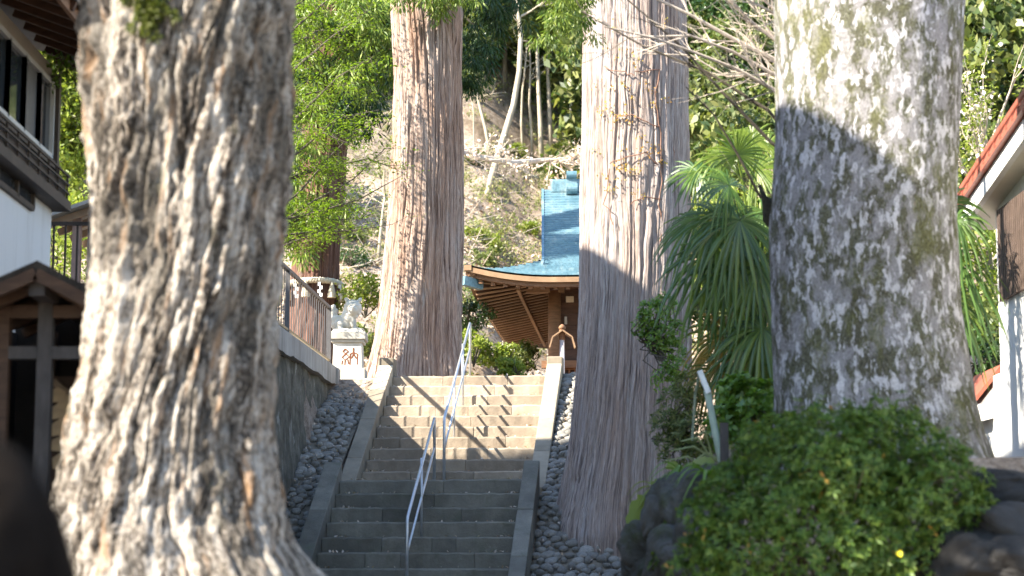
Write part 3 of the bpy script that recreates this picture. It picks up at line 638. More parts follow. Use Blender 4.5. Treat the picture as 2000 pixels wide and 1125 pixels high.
# hooded post at the stair head
hp = P(1098, 722, 33.6); GREYP = simple('pale_post_paint', (0.62, 0.57, 0.57), 0.7, 0.2, 9)
hood = thing('lantern_post', (hp.x, hp.y, ZT), 'slim pale post with small gabled wooden hood beside the right kerb', 'post')
zt_ = P(1098, 664, 33.6).z
MB().tube([(hp.x, hp.y, ZT-0.1), (hp.x, hp.y, zt_+0.02)], 0.042, 14).build('post', GREYP, hood, smooth=True)
a = P(1098, 646, 33.6)
for sgn, nm in ((-1, 'hood_board'), (1, 'hood_board')):
    b = P(1098+sgn*19, 659, 33.6); b2 = P(1098+sgn*25, 680, 33.6); m = MB()
    for p, q in ((a, b), (b, b2)): m.bar(p, q, 0.24, 0.022, up=Vector((0, 0, 1)) if abs(q.x-p.x) > 0.1 else Vector((1, 0, 0)))
    m.build(nm, WOODL, hood)
MB().tube([P(1098, 664, 33.6), P(1098, 644, 33.6)], 0.05, 12).build('hood_core', WOOD, hood)
MB().lathe(P(1098, 645, 33.6), [(0.02, 0), (0.055, 0.02), (0.06, 0.05), (0.04, 0.08), (0.01, 0.10)], 14).build('knob', WOOD, hood, smooth=True)
cp = P(1055, 733, 36.0); lan = thing('ground_spotlight', (cp.x, cp.y, ZT), 'small white floodlight with a stem near the shrine pillar', 'lamp')
MB().lathe((cp.x, cp.y, ZT), [(0.13, 0.0), (0.135, 0.06), (0.06, 0.16), (0.03, 0.2)], 16).build('cone', simple('white_enamel', (0.7, 0.72, 0.74), 0.4), lan, smooth=True)
MB().tube([(cp.x+0.05, cp.y, ZT+0.15), (cp.x+0.05, cp.y, ZT+0.36)], 0.02, 10).build('stem', GALV, lan)
# ------------------------------------------------------------------ guardian lion on pedestal
GRAN = stone('pale_granite', (0.48, 0.45, 0.38), (0.64, 0.61, 0.54), 14.0, bump=0.2, dist=0.006)
DK = 34.2; kc = P(680, 744, DK); kz0 = ZT + 0.0
ped = thing('stone_pedestal', (kc.x, DK, kz0), 'granite pedestal carved with a red brown seal character', 'pedestal', rz=math.radians(-6))
pb = P(680, 742, DK).z; p1 = P(680, 722, DK).z; p2 = P(680, 672, DK).z; p3 = P(680, 647, DK).z; sc_ = DK/FPX
def pbox(name, half, z0, z1, top=0.0, bev=0.012, dep=None):
    dep = dep or half; m = MB().box((kc.x-half, DK-dep, z0), (kc.x+half, DK+dep, z1), taper=top); return m.build(name, GRAN, ped, bevel=bev)
pbox('base_slab', 0.30, pb-0.25, p1); pbox('die', 0.245, p1+0.0005, p2+0.0005, 0.012); pbox('cap_lower', 0.27, p2+0.001, p2+0.05); pbox('cap', 0.305, p2+0.0505, p3-0.04, 0.0); pbox('cap_top', 0.27, p3-0.0395, p3, 0.03)
pbox('plinth_stone', 0.48, ZT-0.45, pb-0.02)
CH = simple('character_paint', (0.16, 0.055, 0.025), 0.8, 0.3, 30)
chp = lambda x, y: P(x, y, DK-0.262)
strokes = [[(674,681),(669.5,686),(674,690.5),(680,686),(674,681)], [(675,690.5),(668,698),(674,703),(682,696.5),(675,690.5)], [(674,703),(673.5,713)], [(669,704),(667.5,712)], [(679,702),(681,711)],
           [(690,679),(690,692),(686,700)], [(690,690),(695.5,700)], [(683.5,713),(684,691),(690,688.5),(698,691),(697.5,712)]]
for st in strokes:
    m = MB(); m.tube([chp(*q) for q in st], 0.0125, 6); m.v = [(v[0], DK-0.243+(v[1]-(DK-0.262))*0.25, v[2]) for v in m.v]; m.build('character_stroke', CH, ped)
lion = thing('guardian_lion', (kc.x, DK, p3), 'pale stone guardian lion statue seated on the pedestal', 'statue')
def blob(parts, name, mat, parent, voxel=0.013):
    m = MB()
    for c, r, rot in parts:
        bm = bmesh.new(); bmesh.ops.create_icosphere(bm, subdivisions=3, radius=1.0)
        M = Matrix.Translation(c) @ (Quaternion(rot[0], rot[1]).to_matrix().to_4x4() if rot else Matrix()) @ Matrix.Diagonal((r[0], r[1], r[2], 1))
        bm.transform(M); bm.verts.ensure_lookup_table(); m.add([v.co.copy() for v in bm.verts], [tuple(v.index for v in f.verts) for f in bm.faces]); bm.free()
    o = m.build(name, mat, parent, smooth=True)
    md = o.modifiers.new('remesh', 'REMESH'); md.mode = 'VOXEL'; md.voxel_size = voxel; md.use_smooth_shade = True
    sm = o.modifiers.new('smooth', 'SMOOTH'); sm.iterations = 2; sm.factor = 0.5
    return o
def K(x, y, d=0.0): return P(x, y, DK+d)
Yx = Vector((0, 1, 0)); px = DK/FPX
lp = [(K(668,630,0.03), (0.20,0.13,0.115), (Yx, 0.35)), (K(681,618,0.0), (0.125,0.125,0.15), (Yx, 0.1)), (K(660,634,0.05), (0.12,0.14,0.11), None),
      (K(662,634,-0.09), (0.085,0.05,0.09), (Yx, 0.4)), (K(662,634,0.17), (0.085,0.05,0.09), (Yx, 0.4)), (K(665,643,-0.12), (0.085,0.04,0.03), None),
      (K(689,628,-0.08), (0.045,0.05,0.14), (Yx, -0.12)), (K(691,628,0.08), (0.045,0.05,0.14), (Yx, -0.12)), (K(697,643,-0.10), (0.065,0.05,0.032), None), (K(698,643,0.08), (0.065,0.05,0.032), None),
      (K(689,601,-0.05), (0.135,0.12,0.125), None), (K(690,606,-0.15), (0.085,0.075,0.065), None), (K(689,612,-0.13), (0.07,0.06,0.035), None), (K(690,601,-0.215), (0.03,0.03,0.022), None),
      (K(684,597,-0.155), (0.032,0.03,0.024), None), (K(696,597,-0.155), (0.032,0.03,0.024), None), (K(677,586,0.0), (0.035,0.03,0.05), (Yx, -0.5)), (K(703,586,0.0), (0.035,0.03,0.05), (Yx, 0.5)),
      (K(653,618,0.06), (0.06,0.06,0.14), (Yx, -0.2)), (K(650,604,0.06), (0.05,0.05,0.09), (Yx, 0.3)), (K(656,609,0.05), (0.04,0.04,0.06), (Yx, 0.4))]
for i in range(16):
    a = 2*math.pi*i/16; lp.append((K(689+14*math.cos(a), 603+14*math.sin(a), 0.04+0.03*math.sin(i*2.3)), (0.038,0.06,0.04), None))
for i in range(7): lp.append((K(677+i*3.2, 619+3*math.sin(i), -0.09+0.02*math.cos(i*1.7)), (0.03,0.03,0.036), None))
blob(lp, 'body', GRAN, lion)
MB().box((kc.x-0.255, DK-0.2, p3+0.0005), (kc.x+0.255, DK+0.24, p3+0.028)).build('foot_slab', GRAN, lion, bevel=0.006)
# ------------------------------------------------------------------ straw rope with tassels round the red cedar
STRAW = simple('rice_straw', (0.55, 0.48, 0.36), 0.9, 0.25, 40, 0.4)
tc = Vector((np.interp(P(612,560,D5).z, pr5[:,0], pr5[:,1]), D5, 0)); tr = float(np.interp(P(612,560,D5).z, pr5[:,0], pr5[:,2])) + 0.05
rz_ = P(630, 552, D5-0.5).z
rope = thing('straw_rope', (tc.x, tc.y-tr, rz_), 'twisted straw rope with hanging tassels tied round the red cedar', 'rope')
for k in range(2):
    pts = []
    for i in range(181):
        a = 2*math.pi*i/180; q = a*34 + k*math.pi; sag = 0.05*math.cos(a*1.0+1.2)
        rr = tr + 0.03*math.cos(q); pts.append((tc.x + rr*math.cos(a), tc.y + rr*math.sin(a), rz_ + sag + 0.03*math.sin(q)))
    MB().tube(pts, 0.038, 6, cap=False).build('strand', STRAW, rope, smooth=True)
for a_, ln in ((-0.25, 0.33), (-0.85, 0.30), (-1.75, 0.30), (-2.5, 0.3)):
    x, y = tc.x + (tr+0.06)*math.cos(a_), tc.y + (tr+0.06)*math.sin(a_); zz = rz_ + 0.05*math.cos(a_+1.2) - 0.03; m = MB()
    m.lathe((x, y, zz-ln), [(0.085, 0), (0.075, 0.08), (0.045, ln*0.7), (0.025, ln-0.02), (0.02, ln)], 14); m.build('tassel', STRAW, rope)
PAPER = simple('white_paper', (0.8, 0.8, 0.78), 0.8, 0.05, 5, 0.0)
for a_ in (-0.5, -1.3, -2.1):
    x, y = tc.x + (tr+0.08)*math.cos(a_), tc.y + (tr+0.08)*math.sin(a_); zz = rz_ + 0.05*math.cos(a_+1.2) - 0.05; m = MB()
    for i in range(4): m.box((x-0.035+(i % 2)*0.035, y-0.004+i*0.006, zz-0.07*(i+1)), (x+0.02+(i % 2)*0.035, y-0.001+i*0.006, zz-0.07*i))
    m.build('paper_streamer', PAPER, rope)
# ------------------------------------------------------------------ plaster house at far left, with an added unseen block that casts shade
def plaster(name, col, dirt):
    t = NT(name); v = t.coord('Object'); a_ = t.noise(v, 2.0, 5, 0.6); s_ = t.noise(t.coord('Object', (5, 5, 0.35)), 1.4, 6, 0.68)
    c_ = t.mix(a_, tuple(x*0.92 for x in col), col); c_ = t.mix(t.ramp(s_, [(0.52, 0.0), (0.74, 0.45)]), c_, dirt)
    return t.finish(c_, 0.9, t.noise(v, 25, 5, 0.6), 0.15, 0.01)
PLAS = plaster('white_plaster', (0.66, 0.66, 0.64), (0.36, 0.34, 0.29))
CREAM = simple('cream_plaster', (0.46, 0.40, 0.31), 0.9, 0.1, 3, 0.1)
BRN = simple('brown_house_trim', (0.055, 0.042, 0.033), 0.6, 0.3, 6, 0.2)
ALU = simple('pale_aluminium', (0.52, 0.52, 0.5), 0.4, 0.06, 5, 0.0)
t = NT('window_glass'); GLASS = t.finish((0.03, 0.035, 0.04), 0.06, spec=0.8)
CURT = simple('window_screen', (0.10, 0.10, 0.10), 0.5, 0.2, 30, 0.1)
hx = -4.68; h1 = thing('plaster_house', (hx-2, 19, -1.1), 'white plastered two storey house with brown ledge and windows at far left', 'house')
ZB = P(85, 395, 20.5).z; ZW0 = P(85, 312, 20.5).z; ZW1 = P(85, 172, 20.5).z; ZE = P(95, 168, 20.9).z
MB().box((hx-9, 11.2, -1.6), (hx, 20.5, ZB)).build('lower_wall', PLAS, h1)
MB().box((hx-9, 11.2, ZB+0.001), (hx-0.03, 20.45, ZE+0.1)).build('upper_wall', CREAM, h1)
MB().box((hx-0.05, 11.0, ZB-0.08), (hx+0.17, 20.62, ZB+0.02)).build('ledge', BRN, h1)
MB().box((hx-0.04, 11.0, ZB+0.021), (hx+0.12, 20.58, ZB+0.20)).build('ledge_board', BRN, h1)
for i in range(3): MB().bar((hx+0.15, 11, ZB+0.10+i*0.09), (hx+0.15, 20.6, ZB+0.10+i*0.09), 0.018).build('ledge_rail', BRN, h1)
for i in range(12): y = 20.55-i*0.42; MB().bar((hx+0.14, y, ZB), (hx+0.14, y, ZB+0.3), 0.02).build('ledge_rail_post', BRN, h1)
wy = [20.38, 19.78, 19.15, 18.52, 17.9]
for i in range(4):
    a, b = wy[i], wy[i+1]; f = MB()
    for (q, r_) in (((a, ZW0), (a, ZW1)), ((b, ZW0), (b, ZW1)), ((a, ZW0), (b, ZW0)), ((a, ZW1), (b, ZW1))): f.bar((hx+0.0, q[0], q[1]), (hx+0.0, r_[0], r_[1]), 0.05)
    wf = f.build('window', ALU, h1)
    MB().box((hx-0.028, b+0.02, ZW0+0.02), (hx-0.016, a-0.02, ZW1-0.02)).build('pane', CURT if i == 1 else GLASS, wf)
MB().box((hx-0.02, 17.0, ZW0-0.12), (hx+0.05, 20.5, ZW0-0.04)).build('window_sill', BRN, h1)
lz0, lz1 = P(50, 408, 19.6).z, P(50, 330, 19.6).z
f = MB(); a, b = 19.6, 18.2
for (q, r_) in (((a, lz0), (a, lz1)), ((b, lz0), (b, lz1)), ((a, lz0), (b, lz0)), ((a, lz1), (b, lz1)), ((18.95, lz0), (18.95, lz1))): f.bar((hx+0.015, q[0], q[1]), (hx+0.015, r_[0], r_[1]), 0.05)
wf = f.build('lower_window', BRN, h1); MB().box((hx+0.002, b+0.02, lz0+0.02), (hx+0.006, a-0.02, lz1-0.02)).build('pane', GLASS, wf)
for y in (20.44, 11.3): MB().bar((hx+0.02, y, ZB+0.15), (hx+0.02, y, ZE), 0.09).build('corner_board', BRN, h1)
V = [(hx+0.8, 10.7, ZE), (hx+0.8, 21.0, ZE), (hx-4.6, 21.0, ZE+2.0), (hx-4.6, 10.7, ZE+2.0), (hx+0.8, 10.7, ZE+0.12), (hx+0.8, 21.0, ZE+0.12), (hx-4.6, 21.0, ZE+2.15), (hx-4.6, 10.7, ZE+2.15)]
V += [(-9.5+hx-0.8, 10.7, ZE), (-9.5+hx-0.8, 21.0, ZE), (-9.5+hx-0.8, 10.7, ZE+0.12), (-9.5+hx-0.8, 21.0, ZE+0.12)]
F = [(0,1,2,3),(4,7,6,5),(0,4,5,1),(1,5,6,2),(0,3,7,4),(3,2,9,8),(7,10,11,6),(8,9,11,10),(2,6,11,9),(3,8,10,7)]
rf1 = obj('roof', mesh_np('roof', V, F, BRN), h1)
for i in range(20): y = 20.9-i*0.45; MB().bar((hx+0.78, y, ZE-0.045), (hx-0.1, y, ZE-0.045+0.88*2.0/5.4), 0.06, 0.08).build('rafter', WOODD, rf1)
MB().bar((hx+0.72, 10.7, ZE-0.03), (hx+0.72, 21.0, ZE-0.03), 0.04, 0.14).build('fascia', WOOD, rf1)
# added unseen block, shaped so its roof edge shades the lower flight
YA, YB, ZA_, ZB_ = 10.3, 24.6, 12.45, 11.2
V = [(-7.0, YA, -1.6), (-7.0, YB, -1.6), (-7.0, YB, ZB_), (-7.0, YA, ZA_), (-13, YA, -1.6), (-13, YB, -1.6), (-13, YB, ZB_), (-13, YA, ZA_)]
F = [(0,1,2,3),(7,6,5,4),(0,3,7,4),(1,5,6,2),(3,2,6,7)]
obj('shade_block', mesh_np('shade_block', V, F, PLAS), h1)
MB().bar((-10, YA-0.3, ZA_+0.14), (-10, YB+0.0, ZB_+0.09), 6.3, 0.16).build('shade_block_roof', BRN, h1)
# railing and lean-to behind the house
rl = P(85, 436, 23.5); rail = thing('balcony_railing', (P(130, 560, 23.5).x, 23.5, 3.0), 'dark iron baluster railing between the white house and the juniper', 'railing')
a, b = P(60, 437, 23.5), P(300, 437, 23.5)
MB().bar(a, b, 0.05, 0.04).build('top_rail', BRN, rail)
MB().bar((a.x, a.y, a.z-0.72), (b.x, b.y, b.z-0.72), 0.05, 0.04).build('bottom_rail', BRN, rail)
x = a.x
while x < b.x: MB().bar((x, 23.5, a.z-0.72), (x, 23.5, a.z), 0.022).build('baluster', BRN, rail); x += 0.137
MB().box((a.x-1, 23.3, 0.5), (b.x, 24.2, a.z-0.76)).build('base_wall', CONC, rail)
sh = thing('lean_to_shed', (P(150, 560, 27).x, 27, 2.5), 'open lean-to with pale sloping roof behind the iron railing', 'shed')
a, b = P(82, 428, 26.5), P(185, 392, 26.5)
MB().add([a, b, b+Vector((0.3, 2.6, 0.1)), a+Vector((0.3, 2.6, 0.1)), a+Vector((0,0,.05)), b+Vector((0,0,.05)), b+Vector((0.3, 2.6, 0.15)), a+Vector((0.3, 2.6, 0.15))], [(0,3,2,1),(4,5,6,7),(0,1,5,4),(1,2,6,5),(2,3,7,6),(3,0,4,7)]).build('roof_sheet', simple('corrugated_grey', (0.30, 0.28, 0.25), 0.5), sh)
for i in range(5): o_ = Vector((0.06*i, 0.5*i+0.2, -0.06)); MB().bar(a+o_, b+o_, 0.05, 0.09).build('rafter', WOODL, sh)
for px_ in (152, 182): q = P(px_, 412, 26.9); MB().bar((q.x, q.y, 1.5), q, 0.11).build('post', simple('pink_timber', (0.30, 0.20, 0.16), 0.7, 0.2), sh)
# ------------------------------------------------------------------ votive plaque shelter at lower left
DV = 14.6; vs = thing('votive_shelter', (P(90, 1100, DV).x, DV, -1.0), 'dark timber shelter with gabled roof sheltering votive plaques', 'shelter')
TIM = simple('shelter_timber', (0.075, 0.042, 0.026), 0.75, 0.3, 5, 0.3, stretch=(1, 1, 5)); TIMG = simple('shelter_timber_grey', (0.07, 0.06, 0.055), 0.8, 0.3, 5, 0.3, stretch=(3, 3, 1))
ap = P(72, 528, DV-0.5)
for sg, e in ((1, P(172, 580, DV-0.5)), (-1, P(-60, 585, DV-0.5))):
    m = MB(); d = Vector((0, 2.0, 0)); k = Vector((0, 0, 0.07)); m.add([ap, e, e+d, ap+d, ap+k, e+k, e+d+k, ap+d+k], [(0,1,2,3),(7,6,5,4),(0,4,5,1),(1,5,6,2),(2,6,7,3),(3,7,4,0)]); rfp = m.build('roof_slope', simple('bark_roof', (0.05, 0.04, 0.032), 0.95, 0.4, 12, 0.9, dist=0.03), vs)
    n = (e-ap).normalized(); MB().bar(ap+Vector((0, -0.02, -0.03)), e+Vector((0, -0.02, -0.03)), 0.045, 0.085).build('barge_board', TIM, vs)
    for i in range(4): o_ = Vector((0, 0.45*i+0.25, -0.05)); MB().bar(ap+o_, e+o_, 0.06, 0.07).build('rafter', TIM, vs)
MB().bar(P(72, 562, DV-0.45), P(72, 562, DV-0.45)+Vector((0, 1.9, 0)), 0.11, 0.11).build('ridge_beam', TIMG, vs)
bz = P(90, 690, DV).z
for q in (92, 8, 176):
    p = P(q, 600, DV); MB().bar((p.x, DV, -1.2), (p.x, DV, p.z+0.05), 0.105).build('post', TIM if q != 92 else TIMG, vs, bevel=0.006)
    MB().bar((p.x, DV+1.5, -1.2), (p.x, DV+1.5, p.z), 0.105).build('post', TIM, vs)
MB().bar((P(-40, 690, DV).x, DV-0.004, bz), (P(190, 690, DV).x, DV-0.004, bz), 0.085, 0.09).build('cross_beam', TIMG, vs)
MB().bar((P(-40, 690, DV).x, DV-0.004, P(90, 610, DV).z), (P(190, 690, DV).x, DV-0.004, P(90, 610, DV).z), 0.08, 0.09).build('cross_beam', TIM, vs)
MB().box((P(-80, 690, DV).x, DV+1.62, -1.2), (P(190, 690, DV).x, DV+1.66, P(90, 556, DV).z)).build('back_panel', simple('shade_black_board', (0.02, 0.015, 0.012), 0.9), vs)  # near-black board: the interior shade is put into its colour
for q_ in (-80, 190): MB().box((P(q_, 690, DV).x-0.02, DV+0.1, -1.2), (P(q_, 690, DV).x+0.02, DV+1.62, P(90, 600, DV).z)).build('shade_panel', simple('shade_black_board_side', (0.025, 0.018, 0.014), 0.9), vs)  # panels added to darken the inside, shade put into their near-black colour
MB().bar(P(104, 745, DV+0.55), P(170, 800, DV+0.55), 0.04, 0.05).build('rack_rail', WOODL, vs)
MB().box((P(100, 745, DV+0.6).x, DV+0.62, -0.9), (P(175, 745, DV+0.6).x, DV+0.64, P(105, 735, DV+0.6).z)).build('rack_board', TIM, vs)
EMA = simple('plaque_wood', (0.50, 0.33, 0.17), 0.6, 0.2, 8, 0.1); em = MB()
em.add([(-0.06, 0, -0.05), (0.06, 0, -0.05), (0.06, 0, 0.03), (0, 0, 0.06), (-0.06, 0, 0.03), (-0.06, 0.012, -0.05), (0.06, 0.012, -0.05), (0.06, 0.012, 0.03), (0, 0.012, 0.06), (-0.06, 0.012, 0.03)],
       [(0,1,2,3,4),(9,8,7,6,5),(0,5,6,1),(1,6,7,2),(2,7,8,3),(3,8,9,4),(4,9,5,0)])
em = em.mesh('votive_plaque', EMA)
for i in range(5):
    for j in range(3):
        q = P(112+j*17+i*1.5, 772+i*32+j*14, DV+0.52); M = Matrix.Translation(q) @ Matrix.Rotation(random.uniform(-.25, .25), 4, 'Y') @ Matrix.Rotation(random.uniform(-.3, .1), 4, 'X')
        tag(obj('votive_plaque', em, None, M), 'small five sided wooden plaque hanging in the dark shelter', 'plaque', 'votive plaques hanging in the shelter')
# near boulder, lower left corner
def boulder(name, c, r, mat, seed, label=None, cat='boulder', group=None, sub=4, rough=0.16):
    bm = bmesh.new(); bmesh.ops.create_icosphere(bm, subdivisions=sub, radius=1.0); R = random.Random(seed); o_ = [R.random()*20 for _ in range(6)]
    C = np.array([v.co[:] for v in bm.verts]); 
    k = 1 + rough*np.sin(C[:,0]*2.1+o_[0])*np.cos(C[:,1]*2.4+o_[1]) + rough*0.7*np.sin(C[:,2]*3.3+o_[2])*np.cos(C[:,0]*3.7+o_[3]) + rough*0.9*fbm(C[:,0]*3.2+C[:,1]*1.3+o_[4]+9, C[:,1]*2.2+C[:,2]*1.9+o_[5]+9, 5, seed % 30)
    C = np.sign(C)*np.abs(C)**0.85*k[:,None]*np.array(r)
    for v, q in zip(bm.verts, C): v.co = q
    me = bpy.data.meshes.new(name); bm.to_mesh(me); bm.free(); me.materials.append(mat); me.polygons.foreach_set('use_smooth', np.ones(len(me.polygons), dtype=bool))
    o = obj(name, me, None, Matrix.Translation(c) @ Matrix.Rotation(R.uniform(0, 6), 4, 'Z'))
    return tag(o, label, cat, group)
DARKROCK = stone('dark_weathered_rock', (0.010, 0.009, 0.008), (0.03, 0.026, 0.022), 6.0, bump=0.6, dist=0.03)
MOSSROCK = stone('mossy_rock', (0.07, 0.068, 0.062), (0.19, 0.185, 0.17), 6.0, moss=(0.06, 0.072, 0.025), bump=0.9, dist=0.06)
boulder('standing_stone', (-1.24, 3.6, -0.79), (0.60, 0.5, 0.92), simple('dark_matte_stone', (0.011, 0.008, 0.006), 0.95, 0.6, 7, 1.0, spec=0.04, dist=0.05), 4, 'dark rounded standing stone blurred in the near left corner', 'stone')  # near-black matte stone colour
# ------------------------------------------------------------------ white house at right edge
DR = 22.2; wx = P(1952, 650, DR).x; RED = simple('red_roof_tile', (0.30, 0.085, 0.055), 0.4, 0.3, 8, 0.2)
WHT = plaster('bright_plaster', (0.74, 0.73, 0.70), (0.42, 0.40, 0.34)); CRM = simple('cream_soffit', (0.60, 0.56, 0.47), 0.85, 0.06, 3, 0.05)
SLAT = simple('brown_slats', (0.085, 0.06, 0.048), 0.6, 0.25, 7, 0.2)
h2 = thing('tiled_house', (wx+2, 20, 0.8), 'white house with red tiled gable and dark slatted screen at right edge', 'house')
zf = P(1952, 905, DR).z; zeh = P(1944, 420, DR).z
MB().box((wx, 14.0, zf-1.5), (wx+6, DR, zeh+0.6)).build('wall', WHT, h2)
e0 = P(1868, 398, 22.9); e1 = P(2005, 192, e0.x/((2005-1000)/FPX*1.03)); sl = (e1-e0)/(e0.y-e1.y)
ef = e0 + sl*9.0
def rk(y, dx=0.0, dz=0.0): k = (e0.y - y); return Vector((e0.x + sl.x*k + dx, y, e0.z + sl.z*k + dz))
# roof slab, fascia, soffit
m = MB()
for (d0_, d1_, z0_, z1_, mat, nm) in ((0.045, 6.0, -0.10, -0.02, RED, 'roof'), (0.03, 0.10, -0.30, -0.105, WHT, 'fascia'), (0.10, wx-e0.x+0.4, -0.30, -0.22, CRM, 'soffit')):
    A, B = e0.y, 13.0; V = []
    for y in (A, B):
        V += [rk(y, d0_, z0_), rk(y, d1_, z0_), rk(y, d1_, z1_), rk(y, d0_, z1_)]
    MB().add(V, [(0,1,2,3),(7,6,5,4),(0,4,5,1),(1,5,6,2),(2,6,7,3),(3,7,4,0)]).build(nm, mat, h2)
MB().bar(rk(e0.y, 0.03, 0.085), rk(13, 0.03, 0.085), 0.10, 0.07).build('rake_cap', RED, h2, bevel=0.02)
MB().bar(rk(e0.y, 0.05, 0.02), rk(13, 0.05, 0.02), 0.05, 0.07).build('rake_plaster', WHT, h2)
MB().bar(rk(e0.y, 0.0, -0.075), rk(13, 0.0, -0.075), 0.07, 0.03).build('rake_tile_edge', RED, h2)
y = e0.y - 0.05; tl = MB()
tl.add([(-0.055, -0.14, -0.05), (-0.055, 0.12, -0.05), (-0.055, -0.14, 0.035), (0.02, -0.14, -0.05), (0.02, 0.12, -0.05), (0.02, -0.14, 0.035)], [(0,2,1),(3,4,5),(0,1,4,3),(1,2,5,4),(2,0,3,5)])
tl = tl.mesh('rake_tile', RED)
while y > 16.0: obj('rake_tile', tl, h2, Matrix.Translation(rk(y, 0.02, -0.01))); y -= 0.27
for i in range(26):   # slatted screen
    yy = DR - 0.32 - i*0.083; z0 = P(1968, 592, 22.0).z; z1 = P(1958, 415, 22.0).z
    MB().box((wx-0.06, yy-0.027, z0), (wx-0.012, yy+0.027, z1)).build('slat', SLAT, h2)
for z in (P(1968, 580, 22.0).z, P(1958, 440, 22.0).z): MB().box((wx-0.010, DR-2.5, z-0.03), (wx-0.001, DR-0.28, z+0.03)).build('slat_rail', SLAT, h2)
# small canopy at the far corner
ca, cb_ = P(1909, 782, DR+0.35), P(1956, 722, DR+0.35)
V = [ca, cb_, cb_+Vector((0, 1.3, 0)), ca+Vector((0, 1.3, 0))]; V += [p+Vector((0, 0, 0.06)) for p in V]
MB().add(V, [(0,3,2,1),(4,5,6,7),(0,1,5,4),(1,2,6,5),(2,3,7,6),(3,0,4,7)]).build('canopy_roof', RED, h2)
m = MB(); p0 = [P(1914, 790, DR+0.38), P(1956, 735, DR+0.38), P(1956, 850, DR+0.38), P(1945, 815, DR+0.38), P(1918, 822, DR+0.38)]
m.add(p0 + [p+Vector((0, 1.2, 0)) for p in p0], [(0,4,3,2,1),(5,6,7,8,9)] + [(i, (i+1) % 5, 5+(i+1) % 5, 5+i) for i in range(5)]); m.build('canopy_bracket', WHT, h2)
MB().box((wx+0.0, DR+0.001, zf-1.0), (wx+4, DR+1.8, P(1956, 735, DR+0.38).z)).build('rear_wall', WHT, h2)
# ------------------------------------------------------------------ rocks round the right terrace
specs = [(1345,985,17.4,.22,.35,.30,'tall mossy rock with furrowed face left of the azalea'), (1285,1065,17.9,.15,.3,.22,'mossy rock standing beside the cobbles'), (1400,960,17.2,.26,.3,.24,'grey mossy rock half hidden behind the azalea'),
         (1238,1108,18.6,.10,.15,.09,'small grey stone at edge of the cobbles'), (1330,1090,16.9,.22,.3,.24,'dark mossy rock at the foot of the azalea'), (1262,1120,17.8,.13,.2,.13,'small mossy stone below the standing rock'),
         (1385,1050,16.4,.24,.3,.26,'mossy rock against the azalea leaves'), (1310,960,18.3,.15,.25,.14,'flat mossy stone under the large leaved plant'), (1375,1110,16.0,.26,.3,.2,'lowest mossy rock beside the azalea'), (1300,1010,17.9,.14,.25,.18,'narrow mossy rock between two larger rocks')]
for i, (x, y, D, a, b, c_, lab) in enumerate(specs): boulder('mossy_boulder', P(x, y, D), (a, b, c_), MOSSROCK, 20+i, lab, 'boulder', 'mossy boulders edging the right terrace', rough=0.26, sub=5)
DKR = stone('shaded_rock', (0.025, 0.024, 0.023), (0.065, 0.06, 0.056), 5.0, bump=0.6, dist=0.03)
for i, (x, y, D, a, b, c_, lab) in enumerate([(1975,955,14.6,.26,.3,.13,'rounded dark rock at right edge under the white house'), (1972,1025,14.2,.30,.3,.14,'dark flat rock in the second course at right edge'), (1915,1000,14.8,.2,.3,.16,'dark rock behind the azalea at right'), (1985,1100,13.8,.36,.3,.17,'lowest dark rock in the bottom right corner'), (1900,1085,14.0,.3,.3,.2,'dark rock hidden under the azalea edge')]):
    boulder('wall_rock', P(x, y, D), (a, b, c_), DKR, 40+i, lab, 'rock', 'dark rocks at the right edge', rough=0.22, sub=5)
DIRT = simple('red_brown_dirt', (0.10, 0.045, 0.03), 0.95, 0.4, 10, 0.7)
for i, (x0, x1, y, D) in enumerate(((1890, 2100, 985, 14.9), (1880, 2100, 1056, 14.4))):
    a, b = P(x0, y, D), P(x1, y, D); tag(MB().box((a.x, D-0.35, a.z-0.7), (b.x, D+2.2, a.z)).build('planting_ledge', DIRT), ['upper', 'lower'][i] + ' red brown soil ledge between the dark rocks', kind='structure')
# pipe post and timber stake beside the palm
gp = thing('pipe_rail_end', P(1412, 920, 18.8), 'pale green pipe post with bent white top beside the palm', 'post')
GRNP = simple('pale_green_paint', (0.30, 0.36, 0.28), 0.5, 0.15, 10, 0.05)
MB().tube([P(1420, 960, 18.8), P(1408, 900, 18.8), P(1381, 762, 18.8)], 0.032, 12).build('pipe', GRNP, gp, smooth=True)
MB().bar(P(1384, 768, 18.78), P(1366, 724, 18.78), 0.05, 0.05).build('bent_top', simple('white_rail_paint', (0.7, 0.72, 0.72), 0.5), gp, bevel=0.008)
MB().tube([P(1366, 728, 18.8), P(1358, 770, 19.0), P(1352, 860, 19.2)], 0.012, 8).build('cable', GRNP, gp)
st_ = thing('timber_stake', P(1414, 930, 18.4), 'short grey timber stake beside the pipe post', 'stake')
MB().bar(P(1416, 950, 18.4), P(1414, 826, 18.4), 0.075, 0.06).build('stake', TIMG, st_, bevel=0.006)
# ------------------------------------------------------------------ foliage helpers
def unit(a): return a/np.maximum(1e-9, np.linalg.norm(a, axis=-1, keepdims=True))
def leaf_quads(C, T, Nn, L, Wd, fold=0.12, bend=0.0):
    """one folded diamond per leaf: C centres, T long axis, Nn rough normal"""
    T = unit(T); B = unit(np.cross(Nn, T)); N = np.cross(T, B); L = np.broadcast_to(L, len(C))[:,None]; Wd = np.broadcast_to(Wd, len(C))[:,None]
    a = C - T*L*0.5; b = C + B*Wd*0.5 + N*Wd*fold + T*L*0.05; c = C + T*L*0.5 - N*L*bend; d = C - B*Wd*0.5 + N*Wd*fold + T*L*0.05
    V = np.stack([a, b, c, d], 1).reshape(-1, 3); F = np.arange(len(C)*4).reshape(-1, 4); return V, F
def rand_dir(n, up=0.0, R=rng):
    v = R.normal(size=(n, 3)); v = unit(v); v[:,2] += up; return unit(v)
